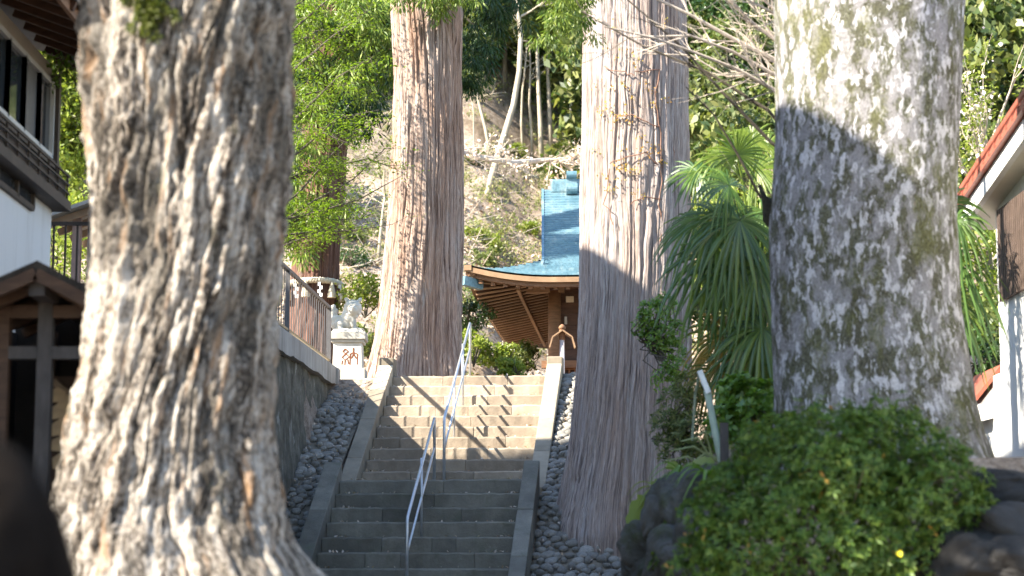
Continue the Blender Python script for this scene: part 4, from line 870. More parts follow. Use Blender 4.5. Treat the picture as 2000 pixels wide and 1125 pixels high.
def cloud(name, mat, C, L, parent=None, asp=0.5, up=0.6, R=rng, kind=None, jitter=0.35):
    n = len(C); Ls = L*R.uniform(1-jitter, 1+jitter, n); N = rand_dir(n, up, R); T = rand_dir(n, 0.0, R)
    V, F = leaf_quads(C, T, N, Ls, Ls*asp); o = obj(name, mesh_np(name, V, F, mat), parent)
    if kind: o['kind'] = kind
    return o
def clumps(n_cl, per, rad, cl_r, R, shell=0.55, flat=0.8):
    d = rand_dir(n_cl, 0.15, R); r = R.uniform(shell, 1.0, n_cl)[:,None]**0.7
    c = d*r*np.array(rad); s = cl_r*R.uniform(0.6, 1.3, n_cl)
    p = c[:,None,:] + rand_dir(n_cl*per, 0.0, R).reshape(n_cl, per, 3)*(R.random((n_cl, per, 1))**0.5)*s[:,None,None]*np.array([1, 1, flat])
    return p.reshape(-1, 3)
_HD = np.arange(24.0, 130.0, 0.2)
def hit(px, py, lo=24.0, hi=130.0):
    p = P(px, py, 1.0); D = _HD[_HD >= lo]; h = ground_h(p.x*D, D); k = np.nonzero(p.z*D <= h)[0]
    return P(px, py, float(D[k[0]]) if len(k) else hi)
L_MAPLE = leafmat('maple_leaf', [(0.10, 0.17, 0.015), (0.17, 0.26, 0.022), (0.25, 0.33, 0.035)], 0.5)
L_CEDAR = leafmat('cedar_needle', [(0.06, 0.11, 0.018), (0.12, 0.18, 0.03), (0.22, 0.26, 0.05)], 0.3)
L_CEDARD = leafmat('cedar_needle_dark', [(0.015, 0.04, 0.012), (0.03, 0.065, 0.018), (0.05, 0.09, 0.025)], 0.25)
L_DARK = leafmat('evergreen_leaf', [(0.018, 0.045, 0.012), (0.035, 0.075, 0.018), (0.06, 0.11, 0.025)], 0.22, 0.35, 0.5)
L_MID = leafmat('forest_leaf', [(0.05, 0.08, 0.02), (0.09, 0.13, 0.035), (0.16, 0.19, 0.06), (0.22, 0.23, 0.09)], 0.32)
L_LIGHT = leafmat('spring_leaf', [(0.12, 0.17, 0.025), (0.19, 0.24, 0.035), (0.27, 0.30, 0.06)], 0.4)
L_AZA = leafmat('azalea_leaf', [(0.035, 0.072, 0.012), (0.07, 0.13, 0.019), (0.115, 0.185, 0.028), (0.18, 0.24, 0.045)], 0.34, 0.5)
L_GLOSS = leafmat('broad_glossy_leaf', [(0.07, 0.15, 0.018), (0.12, 0.22, 0.026), (0.19, 0.30, 0.04)], 0.35, 0.35, 0.5)
L_OLD = leafmat('withered_leaf', [(0.30, 0.15, 0.03), (0.42, 0.26, 0.05)], 0.3)
L_DEAD = leafmat('fallen_leaf', [(0.20, 0.13, 0.085), (0.42, 0.31, 0.22), (0.60, 0.50, 0.41), (0.52, 0.42, 0.35), (0.14, 0.09, 0.06)], 0.1, 0.8, 0.1)
L_BLOS = leafmat('cherry_blossom', [(0.62, 0.52, 0.60), (0.75, 0.68, 0.74), (0.8, 0.76, 0.8)], 0.3)
TWIG = simple('pale_twig', (0.46, 0.39, 0.32), 0.85, 0.25, 12, 0.3)
TWIGD = simple('dark_twig', (0.09, 0.075, 0.055), 0.85, 0.3, 12, 0.3)
PALEB = simple('pale_bark', (0.36, 0.31, 0.235), 0.9, 0.3, 5, 0.5, stretch=(1, 1, 0.4), dist=0.02)
GREYB = simple('grey_bark', (0.17, 0.145, 0.115), 0.9, 0.35, 5, 0.5, stretch=(1, 1, 0.4), dist=0.02)
def grow(m, p, d, ln, r, depth, R, spread=0.55, lift=0.12, tips=None, seg=4):
    pts = [p]; rad = [r]; q = p.copy(); dd = d.normalized()
    for i in range(seg):
        dd = (dd + Vector((R.gauss(0, .14), R.gauss(0, .14), R.gauss(0, .12) + lift*0.3))).normalized(); q = q + dd*ln/seg; pts.append(q.copy()); rad.append(r*(1-0.6*(i+1)/seg))
    m.tube(pts, rad, 5 if r > 0.01 else 3, cap=False)
    if tips is not None: tips += [tuple(x) for x in pts[1:]] if depth <= 1 else []
    if depth <= 0: return
    for k in range(R.choice([2, 3, 3])):
        i = R.randrange(1, seg+1); ax = Vector((R.gauss(0, 1), R.gauss(0, 1), R.gauss(0, 1))).normalized()
        nd = (dd + ax*spread + Vector((0, 0, lift))).normalized(); grow(m, pts[i], nd, ln*R.uniform(0.5, 0.75), rad[i]*0.7, depth-1, R, spread, lift, tips, seg)
# ------------------------------------------------------------------ forest on the hill
crowns = []
for i in range(6):
    R = np.random.default_rng(100+i); rad = [(2.3, 2.3, 3.2), (2.0, 2.0, 2.6), (2.6, 2.4, 2.3), (1.8, 1.8, 3.6), (2.2, 2.2, 2.8), (1.5, 1.5, 1.5)][i]
    C = clumps(90, 95, rad, 0.62, R, 0.35); n = len(C); Ls = R.uniform(0.12, 0.24, n)
    V, F = leaf_quads(C, rand_dir(n, -0.2, R), rand_dir(n, 0.7, R), Ls, Ls*0.5); crowns.append((V, F))
cm = {}
def crown_mesh(i, mat):
    if (i, mat.name) not in cm: cm[(i, mat.name)] = mesh_np('crown', crowns[i][0], crowns[i][1], mat)
    return cm[(i, mat.name)]
def tree(name, base, h, lean, r, ci, mat, bark, label, group, cz=None, cs=1.0, cat='tree', crook=None, cr=None):
    t_ = thing(name, base, label, cat, group); R = random.Random(hash(label) % 1000 + int(base[0]*100)); R = random.Random(int(abs(base[0]*1000)) + int(base[1]*10))
    b = Vector(base); pts = crook or [b + Vector((lean*h*f + R.gauss(0, .06)*h*0.15, R.gauss(0, .05), h*f)) for f in (0, .2, .4, .6, .8, 1)]
    if not crook: pts[0] = b - Vector((0, 0, 0.3))
    rad = [r*(1-0.65*i/(len(pts)-1)) for i in range(len(pts))]; m = MB(); m.tube(pts, rad, 10)
    m.build('trunk', bark, t_, smooth=True); m = MB(); RR = R
    for k in range(5):
        i = RR.randrange(len(pts)//2, len(pts)-1); f = RR.random(); q = pts[i].lerp(pts[i+1], f); d = Vector((RR.gauss(0, 1), RR.gauss(0, 1), 0.7)).normalized(); grow(m, q, d, h*0.2*RR.uniform(.6, 1.2), r*0.35, 1, RR)
    m.build('limbs', bark, t_)
    top = pts[-1]; z = cz if cz is not None else -0.3
    M = Matrix.Translation(top + Vector((0, 0, z))) @ Matrix.Rotation(RR.uniform(0, 6.28), 4, 'Z') @ Matrix.Diagonal((cs, cs, cs*RR.uniform(.85, 1.15), 1))
    obj('crown', crown_mesh(ci, mat), t_, M); return t_
mats = [L_DARK, L_MID, L_LIGHT, L_DARK, L_MID]
# near row, tree by tree
row = [(690,190,1,0),(735,200,0,0),(930,190,1,1),(985,170,0,2),(1030,185,1,3),(1095,180,4,0),(1122,190,0,4),(1370,330,0,2),(1420,300,4,1),(1470,310,0,3),(1510,320,1,2),(1885,300,0,3),(1925,250,0,2),(1965,210,4,1),(1995,260,0,0),(110,430,2,3),(140,400,1,1),(165,420,2,0),(60,380,2,2),(575,190,1,3),(650,170,4,2)]
where = ['left of the tall cedar','just left of the tall cedar','right of the tall cedar','behind the crooked trunk','above the shrine ridge','above the shrine beside the grey cedar','tucked against the grey cedar','behind the palm tip','above the palm','over the palm beside the mottled tree','hard against the mottled tree','right of the mottled tree','above the cherry','over the red tiled roof','at the right border','beside the white house','above the iron railing','just left of the juniper','at the left border','behind the maple','behind the red cedar']
kinds_ = {0: 'dark evergreen', 1: 'mid green', 2: 'yellow green spring', 4: 'olive green'}
for k, ((x, y, mi, ci), wh) in enumerate(zip(row, where)):
    b = hit(x, y); h = 3.4 + (k*37 % 10)*0.22; mt = {0: L_DARK, 1: L_MID, 2: L_LIGHT, 4: L_MID}[mi]
    tree('woodland_tree', (b.x, b.y, b.z-0.1), h, random.uniform(-.08, .08), 0.11, int(ci), mt, GREYB, f'{kinds_[mi]} leafy tree on the hillside {wh}', 'woodland trees on the hillside', cz=-0.4)
# pale slender trunks that read one by one
def slim(pts, D, r, label, ci, mt, cs=0.55, dz=0.0):
    base = hit(*pts[0]); D = base.y; q = [P(x, y, D) for x, y in pts]; q[0].z -= 0.3
    return tree('slender_tree', tuple(base), 5, 0, r, ci, mt, PALEB, label, 'slender pale trees on the hillside', cz=dz, cs=cs, crook=q)
slim([(948,388),(962,340),(985,265),(1003,205),(1014,140),(1017,70),(1012,20),(1018,-60)], 0, 0.135, 'crooked pale trunk leaning right on the dry slope above the shrine', 0, L_MID, 0.7, 1.5)
slim([(962,305),(948,250),(934,195),(922,150),(912,110)], 0, 0.075, 'thin pale trunk leaning left beside the crooked one', 5, L_MID, 0.35)
slim([(1058,318),(1056,250),(1052,180),(1049,90),(1045,-20)], 0, 0.11, 'straight pale trunk rising above the shrine ridge', 1, L_MID, 0.7, 0.5)
slim([(1076,292),(1074,230),(1071,160),(1068,80),(1064,-20)], 0, 0.10, 'straight grey trunk just right of the other straight trunk', 4, L_DARK, 0.7, 0.5)
slim([(1022,300),(1018,240),(1020,180),(1028,110),(1030,40)], 0, 0.05, 'very thin trunk between the crooked and straight trunks', 5, L_MID, 0.5)
slim([(1040,305),(1038,255),(1034,200),(1036,130),(1033,50)], 0, 0.06, 'slim trunk close left of the straight trunks', 5, L_LIGHT, 0.45)
slim([(928,330),(926,280),(925,220),(918,150)], 0, 0.045, 'short bare stem beside the tall cedar', 5, L_MID, 0.3)
slim([(1112,300),(1114,220),(1118,120),(1116,20)], 0, 0.055, 'pale stem beside the grey cedar edge', 5, L_DARK, 0.5)
slim([(1443,330),(1447,270),(1440,200),(1446,120)], 0, 0.06, 'pale stem seen above the palm', 5, L_DARK, 0.5)
slim([(738,520),(742,470),(748,410),(752,380)], 0, 0.06, 'pale dead stem left of the tall cedar foot', 5, L_LIGHT, 0.01)
# the rest of the wood as one mass
Vs = []; Fs = []; nb = 0; R = np.random.default_rng(77)
for D in np.arange(60, 112, 5.0):
    for X in np.arange(-D*0.27-3, D*0.27+4, 2.9):
        x = X + R.uniform(-1.2, 1.2); y = D + R.uniform(-2, 2); 
        if -0.14 < x/y < 0.045 and y < 78: continue
        V, F = crowns[R.integers(0, 5)]; k = R.integers(0, len(F)-3000); V = V[k*4:(k+2600)*4]
        a = R.uniform(0, 6.28); c_, s_ = math.cos(a), math.sin(a); sc = R.uniform(0.9, 1.35)
        idx = R.permutation(len(V)//4)[:2400]; V = V.reshape(-1, 4, 3)[idx]
        ctr = V.mean(1, keepdims=True); V = ctr + (V-ctr)*1.75
        V = V.reshape(-1, 3)*sc; V = np.stack([V[:,0]*c_-V[:,1]*s_, V[:,0]*s_+V[:,1]*c_, V[:,2]*1.15], 1) + np.array([x, y, gz(x, y)+2.6])
        Vs.append(V); nb += len(V)
V = np.concatenate(Vs); L_WOOD = leafmat('wood_leaf', [(0.025, 0.05, 0.016), (0.06, 0.09, 0.024), (0.11, 0.14, 0.04), (0.19, 0.21, 0.07), (0.26, 0.26, 0.11)], 0.3)
wood = obj('woodland', mesh_np('woodland', V, np.arange(len(V)).reshape(-1, 4), L_WOOD)); tag(wood, 'dense mixed woodland covering the hill in the background', kind='stuff')
# undergrowth, leaf litter and sticks on the dry slope
R = np.random.default_rng(9); n = 26000
x = R.uniform(-13, 12, n); y = R.uniform(39.5, 66, n); z = ground_h(x, y)
keep = z > ZT + 0.25; C = np.stack([x, y, z+0.03+R.random(n)*0.04], 1)[keep]
cloud('leaf_litter', L_DEAD, C, 0.13, None, 0.6, 1.6, R, 'stuff')['label'] = 'carpet of dry fallen leaves on the hillside'
m = MB(); RR = random.Random(3)
for i in range(900):
    px_ = RR.uniform(655, 1140); py_ = RR.uniform(285, 560); p = hit(px_, py_, 39) if i % 3 == 0 else Vector((RR.uniform(-9, 3), RR.uniform(41, 64), 0)); p.z = gz(p.x, p.y)
    d = Vector((RR.gauss(0, 1), RR.gauss(0, .6), RR.gauss(0.1, .3))).normalized()*RR.uniform(.3, 1.5); m.tube([p+Vector((0,0,.03)), p+d*0.5+Vector((0,0,.06)), p+d+Vector((0,0,RR.uniform(.0,.2)))], [0.014, 0.011, 0.005], 4, cap=False)
o = m.build('fallen_sticks', TWIG); tag(o, 'scatter of dry sticks and brush on the slope', kind='stuff')
R = np.random.default_rng(55); n = 1300          # low plants: sparse on the dry slope, thicker at the foot of the wood
x = R.uniform(-12, 10, n); y = R.choice([0, 1, 1], n); y = np.where(y == 0, R.uniform(45, 58, n), R.uniform(57, 80, n)); z = ground_h(x, y); rr = R.uniform(.12, .5, n)*np.where(y > 57, 1.5, 0.7)
ctr = np.repeat(np.stack([x, y, z+rr*0.4], 1), 55, 0); C = ctr + rand_dir(n*55, 0.2, R)*np.repeat(rr, 55)[:,None]*(R.random((n*55, 1))**0.5)
cloud('undergrowth', leafmat('undergrowth_leaf', [(0.07, 0.10, 0.03), (0.14, 0.17, 0.05), (0.24, 0.25, 0.09), (0.30, 0.27, 0.13)], 0.35), C, 0.10, None, 0.45, 0.6, R, 'stuff')['label'] = 'patchy low plants and seedlings covering the slope'
def bush(px_, py_, r, mt, label, n=1500, leaf=0.11, D=None, name='bush', sq=0.75, group='bushes on the slope and terrace'):
    b = hit(px_, py_) if D is None else P(px_, py_, D); R = np.random.default_rng(int(px_*7+py_)); t_ = thing(name, b, label, 'bush', group)
    C = clumps(max(8, n//60), 60, (r, r, r*sq), r*0.4, R, 0.3); C[:,2] += r*sq*0.55; C = C[C[:,2] > -0.1*r]; C = C + np.array(b)
    cloud('foliage', mt, C, leaf, t_, 0.48, 0.5, R); m = MB(); RR = random.Random(int(px_))
    for k in range(5): grow(m, Vector(b)-Vector((0,0,.1)), Vector((RR.gauss(0, .5), RR.gauss(0, .5), 1)), r*0.9, 0.018, 1, RR)
    m.build('stems', TWIGD, t_); return t_
for k, (x, y, r, mt, lab) in enumerate([(925,705,.5,L_LIGHT,'bright green bush behind the stair head beside the tall cedar'),(968,712,.42,L_LIGHT,'bright green bush behind the upper handrail'),(1030,718,.45,L_MID,'green bush under the shrine eave tip'),(1000,735,.32,L_LIGHT,'low light green bush along the terrace edge'),
        (690,470,.5,L_MID,'dark low bush on the slope left of the tall cedar'),(685,520,.55,L_DARK,'dark tangle of bush behind the guardian lion'),(712,610,.6,L_LIGHT,'yellow green bush right of the guardian lion'),(720,690,.5,L_MID,'leafy tuft behind the pedestal'),
        (955,490,.5,L_LIGHT,'yellow green tuft on the dry slope'),(925,470,.35,L_LIGHT,'small light tuft beside the tall cedar on the slope'),(1035,460,.4,L_LIGHT,'light tuft left of the shrine gable'),(945,520,.45,L_MID,'green tuft low on the slope above the eave'),(930,600,.6,L_MID,'shaded green bush left of the eave'),(915,640,.5,L_DARK,'dark bush between cedar and eave'),
        (1095,310,.55,L_LIGHT,'leafy bush above the shrine ridge'),(1010,310,.5,L_LIGHT,'light bush at the foot of the wood'),(930,325,.45,L_MID,'green bush at the edge of the wood beside the cedar'),(1125,285,.7,L_DARK,'dark bush at the grey cedar edge')]):
    D_ = {925: 37.5, 968: 38.0, 1030: 42.5, 1000: 36.6, 720: 36.8, 712: 39.0, 930: None, 915: 40.0}.get(x) if y > 600 else None
    bush(x, y, r, mt, lab, 1300, 0.085, D_)
for x, y, r, mt, lab, D_ in [(1440,590,.8,L_LIGHT,'sunlit yellow green bush behind the palm',31.0),(1490,560,.7,L_LIGHT,'sunlit bush between palm and mottled tree',30.0),(1400,660,.7,L_MID,'green bush low behind the palm',29.0),(1480,700,.8,L_MID,'green bush behind the drooping fronds',28.0),(1420,470,.8,L_LIGHT,'pale green bush higher behind the palm',34.0),
        (1905,560,.8,L_LIGHT,'sunlit bush between mottled tree and white house',27.5),(1925,680,.7,L_MID,'leafy bush beside the white house wall',26.0),(1900,740,.6,L_DARK,'dark bush beside the small red canopy',25.5),(1925,460,.7,L_MID,'leafy bush under the tiled eave',28.5),(1895,650,.5,L_LIGHT,'light bush behind the mottled tree edge',27.0),
        (120,540,.9,L_LIGHT,'sunny brush seen through the iron railing',30.0),(160,480,.8,L_LIGHT,'sunny brush beside the lean-to',32.0)]:
    bush(x, y, r, mt, lab, 2200, 0.085, D_)
# pink-brown fallen cherry bough across the slope
p = [P(886, 292, 47), P(930, 306, 48), P(1000, 318, 50), P(1070, 312, 52), P(1140, 322, 53)]
for q in p: q.z = max(q.z, gz(q.x, q.y)+0.1)
fb = thing('fallen_bough', p[2], 'pale dry bough with pinkish twigs lying across the upper slope', 'branch'); m = MB(); m.tube(p, [0.06, 0.07, 0.07, 0.06, 0.03], 8); RR = random.Random(8); tips = []
for k in range(26): i = RR.randrange(4); grow(m, p[i].lerp(p[i+1], RR.random()), Vector((RR.gauss(0.4, .6), RR.gauss(0, .5), RR.gauss(-.05, .25))), 0.7, 0.02, 1, RR, tips=tips)
m.build('bough', TWIG, fb); C = np.repeat(np.array(tips), 2, 0); C = C + rng.normal(size=C.shape)*0.07
cloud('dry_blossom', leafmat('dry_pink_leaf', [(0.45, 0.30, 0.24), (0.6, 0.47, 0.40), (0.68, 0.6, 0.54)], 0.2), C, 0.085, fb, 0.6, 0.3)
# ------------------------------------------------------------------ crowns of the big trees
def sprays(name, mat, pts, per, rad, L, parent, R, droop=0.8, asp=0.2):
    """drooping needle sprays: pts (n,3) centres"""
    pts = np.asarray(pts); n = len(pts)*per; C = np.repeat(pts, per, 0) + unit(R.normal(size=(n, 3)))*(R.random((n, 1))**0.6)*rad*np.array([1, 1, 0.75])
    T = unit(C - np.repeat(pts, per, 0) + np.array([0, 0, -droop*rad])); V, F = leaf_quads(C, T, rand_dir(n, 0.3, R), L*R.uniform(.6, 1.3, n), L*asp)
    return obj(name, mesh_np(name, V, F, mat), parent)
R = np.random.default_rng(21)
def high_crown(parent, cx, D, z0, z1, r, mat, n=500, per=26):
    z = R.uniform(0, 1, n); a = R.uniform(0, 6.28, n); rr = r*(1-0.75*z)*R.uniform(.35, 1, n); pts = np.stack([cx+rr*np.cos(a), D+rr*np.sin(a), z0+(z1-z0)*z], 1)
    sprays('crown', mat, pts, per, 0.42, 0.34, parent, R)
    m = MB(); RR = random.Random(int(D*10))
    for k in range(16): f = RR.random(); a_ = RR.uniform(0, 6.28); q = Vector((cx, D, z0+(z1-z0)*f)); m.tube([q, q+Vector((math.cos(a_), math.sin(a_), 0.1))*r*(1-.75*f)*0.9], [0.07*(1-.6*f), 0.015], 6, cap=False)
    m.build('limbs', GREYB, parent)
high_crown(T2, pr2[-1,1], D2, 17.0, 24.0, 1.5, L_CEDAR); high_crown(T3, pr3[-1,1], D3, 13.5, 19.5, 1.6, L_CEDAR); high_crown(T5, pr5[-1,1], D5, 18.0, 25, 1.4, L_CEDARD)
def hang(parent, spots, D, mat, r, per=70, L=0.14, name='foliage'):
    pts = []
    for (x, y, q) in spots:
        c = P(x, y, D+random.uniform(-.4, .4)); pts.append(np.array(c) + R.normal(size=(9, 3))*r*q*0.55*np.array([1, 1, 0.8]))
    sprays(name, mat, np.concatenate(pts), per, r*0.6, L, parent, R)['kind'] = 'stuff'
hang(T2, [(700,0,1),(790,-8,.7),(850,-6,.8),(890,2,.7)], 34.2, L_CEDAR, 0.42)
hang(T2, [(935,70,1),(928,120,1),(950,90,.9),(960,30,1),(985,15,.9),(920,170,.7),(940,0,1)], 36.8, L_CEDARD, 0.42)
hang(T3, [(1105,20,1),(1118,52,.9),(1095,62,.8),(1128,5,1),(1112,-10,1)], 24.2, L_CEDAR, 0.26, L=0.09)
hang(T5, [(740,60,1.1),(715,20,1.2),(745,130,1),(690,70,1.2),(650,40,1.3),(600,30,1.3),(580,90,1.2),(700,150,1),(640,110,1.1),(570,170,1.1),(585,240,1),(570,300,1),(575,380,1),(590,440,1),(560,430,1),(660,20,1.2),(560,20,1.3)], 38.2, L_CEDAR, 0.55, per=80, L=0.17)
hang(T5, [(600,140,1.2),(640,200,1.1),(700,230,1.1),(730,190,1.1),(670,250,1.0),(620,330,.9)], 39.2, L_CEDARD, 0.6, per=80, L=0.17)
# juniper crown above the frame: shades the azalea and dapples the trunk
z = R.uniform(0, 1, 400); a = R.uniform(0, 6.28, 400); rr = np.sqrt(R.random(400))*(1.9+0.5*z)
JP = np.stack([pr1[-1,1]+0.55+rr*np.cos(a), D1-0.1+rr*np.sin(a), 4.55+2.9*z], 1)
sprays('crown', L_DARK, JP, 90, 0.40, 0.13, T1, R, 0.2, 0.35)
m = MB(); RR = random.Random(5)
for k in range(12): a_ = RR.uniform(0, 6.28); q = Vector((pr1[-1,1], D1, 4.5+RR.random()*2.5)); grow(m, q, Vector((math.cos(a_), math.sin(a_), .5)), 2.2, 0.09, 2, RR)
m.build('limbs', TWIGD, T1)
MP = [P(285+random.gauss(0, 22), 18+random.gauss(0, 24), D1-0.62) for _ in range(34)]
sprays('moss_tuft', leafmat('trunk_moss', [(0.05, 0.07, 0.01), (0.12, 0.13, 0.02)], 0.3), [tuple(p) for p in MP], 40, 0.05, 0.035, T1, R, 0.8, 0.4)
zc = 8.6; C4 = clumps(160, 90, (2.6, 2.6, 1.8), 0.6, R, 0.3) + np.array([pr4[-1,1]+2.2, D4+1.6, zc+2.6]); cloud('crown', L_MID, C4, 0.16, T4)
# ------------------------------------------------------------------ maple above the fence
mp0 = P(470, 640, 33.4); mp0.z = ZT+0.1; maple = thing('maple_tree', mp0, 'young maple with fine bright green leaves reaching past the juniper', 'tree')
m = MB(); RR = random.Random(17); MB().tube([mp0-Vector((0,0,.3)), P(480, 420, 33.4), P(490, 200, 33.4), P(500, -60, 33.4)], [0.11, 0.09, 0.07, 0.03], 10).build('trunk', GREYB, maple, smooth=True)
spr = []
brs = [((485,480),(600,400),(690,350),(752,290)), ((485,440),(580,380),(650,300),(700,250)), ((490,360),(580,300),(660,230),(740,215)), ((490,300),(590,220),(660,150),(730,110)), ((495,220),(580,130),(650,70),(720,20)), ((495,120),(570,60),(640,0),(690,-40)),
       ((485,500),(570,470),(650,430),(720,425)), ((485,480),(560,440),(620,410),(680,400)), ((490,400),(560,350),(610,330),(660,325)), ((490,260),(570,190),(620,180),(690,160)), ((480,520),(560,478),(600,462),(650,440)), ((490,170),(570,90),(620,60),(680,60)), ((490,330),(560,260),(610,250),(680,280)), ((495,60),(560,20),(610,-10),(640,-30)), ((490,440),(600,420),(700,390),(782,345)), ((490,380),(620,330),(720,310),(772,330)), ((485,470),(590,455),(690,450),(768,438))]
for k, b in enumerate(brs):
    D_ = 33.4 + RR.uniform(-0.5, 1.2); pts = [P(b[0][0], b[0][1], 33.4)] + [P(x, y, 33.4+(D_-33.4)*f) for (x, y), f in zip(b[1:], (.4, .75, 1))]
    m.tube(pts, [0.03, 0.02, 0.012, 0.005], 6, cap=False)
    for i in range(46 if k < 14 else 26):
        f = RR.uniform(0.25 if k < 14 else 0.1, 3); j = min(2, int(f)); q = pts[j].lerp(pts[j+1], f-j)
        e = q + Vector((RR.gauss(0, .16), RR.gauss(0, .24), RR.gauss(-0.02, .13))); m.tube([q, e], [0.005, 0.003], 3, cap=False); spr.append(tuple(e))
m.build('branches', TWIGD, maple)
spr = np.array(spr); per = 15; C = np.repeat(spr, per, 0) + R.normal(size=(len(spr)*per, 3))*np.array([0.14, 0.14, 0.035])
nL = len(C); Nn = rand_dir(nL, 1.6, R); T = rand_dir(nL, 0, R); T[:,2] *= 0.4; Ls = 0.062*R.uniform(.6, 1.25, nL)
V1, F1 = leaf_quads(C, T, Nn, Ls, Ls*0.42); T2_ = unit(np.cross(Nn, unit(T)))
V2, F2 = leaf_quads(C + T2_*0.002, unit(T)*0.5 + T2_, Nn, Ls*0.9, Ls*0.36)
me = mesh_np('leaves', np.concatenate([V1, V2]), np.concatenate([F1, F2+len(V1)]), L_MAPLE); obj('leaves', me, maple)
# ------------------------------------------------------------------ bare tree whose branches cross the upper right
bt0 = P(1640, 420, 20.6); bt0.z = gz(bt0.x, 20.6); bare = thing('bare_tree', bt0, 'leafless tree behind the mottled trunk with pale twigs reaching left', 'tree')
MB().tube([bt0-Vector((0,0,.2)), P(1630, 300, 20.6), P(1600, 120, 20.6), P(1590, -80, 20.6)], [0.13, 0.11, 0.08, 0.05], 10).build('trunk', PALEB, bare, smooth=True)
RR = random.Random(29); mp_ = MB(); md_ = MB()
for pts, r, dark in [([(1610,190),(1530,155),(1430,100),(1350,70),(1228,72)], .016, 0), ([(1600,165),(1520,120),(1430,75),(1350,30),(1262,-12)], .022, 0), ([(1600,120),(1530,90),(1470,45),(1410,-12)], .02, 0), ([(1620,210),(1530,185),(1440,135),(1350,100),(1280,75),(1180,52)], .016, 0), ([(1600,90),(1530,40),(1480,-15)], .016, 0),
                     ([(1600,160),(1500,145),(1420,150),(1350,108),(1260,105)], .01, 0), ([(1600,240),(1540,205),(1480,150),(1450,90)], .01, 0), ([(1600,60),(1540,100),(1500,60),(1470,0)], .012, 0),
                     ([(1590,330),(1508,280),(1420,190),(1330,90),(1215,-10)], .020, 1), ([(1590,320),(1500,215),(1380,140),(1260,92),(1135,22)], .018, 1), ([(1580,410),(1485,385),(1440,300),(1395,225),(1340,170)], .016, 1), ([(1620,90),(1520,30),(1440,-10)], .014, 0)]:
    D_ = 20.6 + RR.uniform(-1.3, -0.3); q = [P(x, y, 20.4 + (D_-20.4)*i/(len(pts)-1)) for i, (x, y) in enumerate(pts)]
    r *= 1.1 if dark else 1.45; mm = md_ if dark else mp_; mm.tube(q, [r*(1-.65*i/(len(q)-1)) for i in range(len(q))], 6, cap=False)
    for k in range(5 if dark else 13):
        i = RR.randrange(len(q)-1); s_ = q[i].lerp(q[i+1], RR.random()); d = (q[i+1]-q[i]).normalized() + Vector((RR.gauss(0, .5), RR.gauss(0, .4), RR.gauss(.15, .5))); grow(mm, s_, d, RR.uniform(.25, .6), r*0.35, 1, RR, 0.5, 0.1)
mp_.build('pale_branches', TWIG, bare); md_.build('dark_branches', TWIGD, bare)
# cherry beside the tiled roof
cb0 = P(1930, 700, 27.5); cb0.z = gz(cb0.x, 27.5); ch = thing('cherry_tree', cb0, 'cherry tree with pale blossom above the red tiled roof', 'tree'); RR = random.Random(41); m = MB(); tips = []
MB().tube([cb0-Vector((0,0,.2)), P(1925, 520, 27.5), P(1915, 380, 27.5), P(1920, 300, 27.5)], [0.12, 0.1, 0.08, 0.05], 10).build('trunk', GREYB, ch, smooth=True)
for (x, y, x2, y2) in [(1918,330,1885,230),(1918,330,1960,140),(1915,380,1900,280),(1920,300,1930,180),(1920,320,1990,110),(1915,380,1870,300),(1918,330,1940,240),(1920,300,1890,160)]:
    a_, b_ = P(x, y, 27.5), P(x2, y2, 27.2); grow(m, a_, b_-a_, (b_-a_).length, 0.03, 2, RR, 0.45, 0.05, tips, 5)
m.build('branches', TWIG, ch); tp = np.array(tips)
cloud('blossom', L_BLOS, tp[::2] + R.normal(size=(len(tp[::2]), 3))*0.06, 0.055, ch, 0.9, 0.3, R)
cloud('leaves', L_LIGHT, np.repeat(tp, 3, 0) + R.normal(size=(len(tp)*3, 3))*0.10, 0.06, ch, 0.45, 0.3, R)
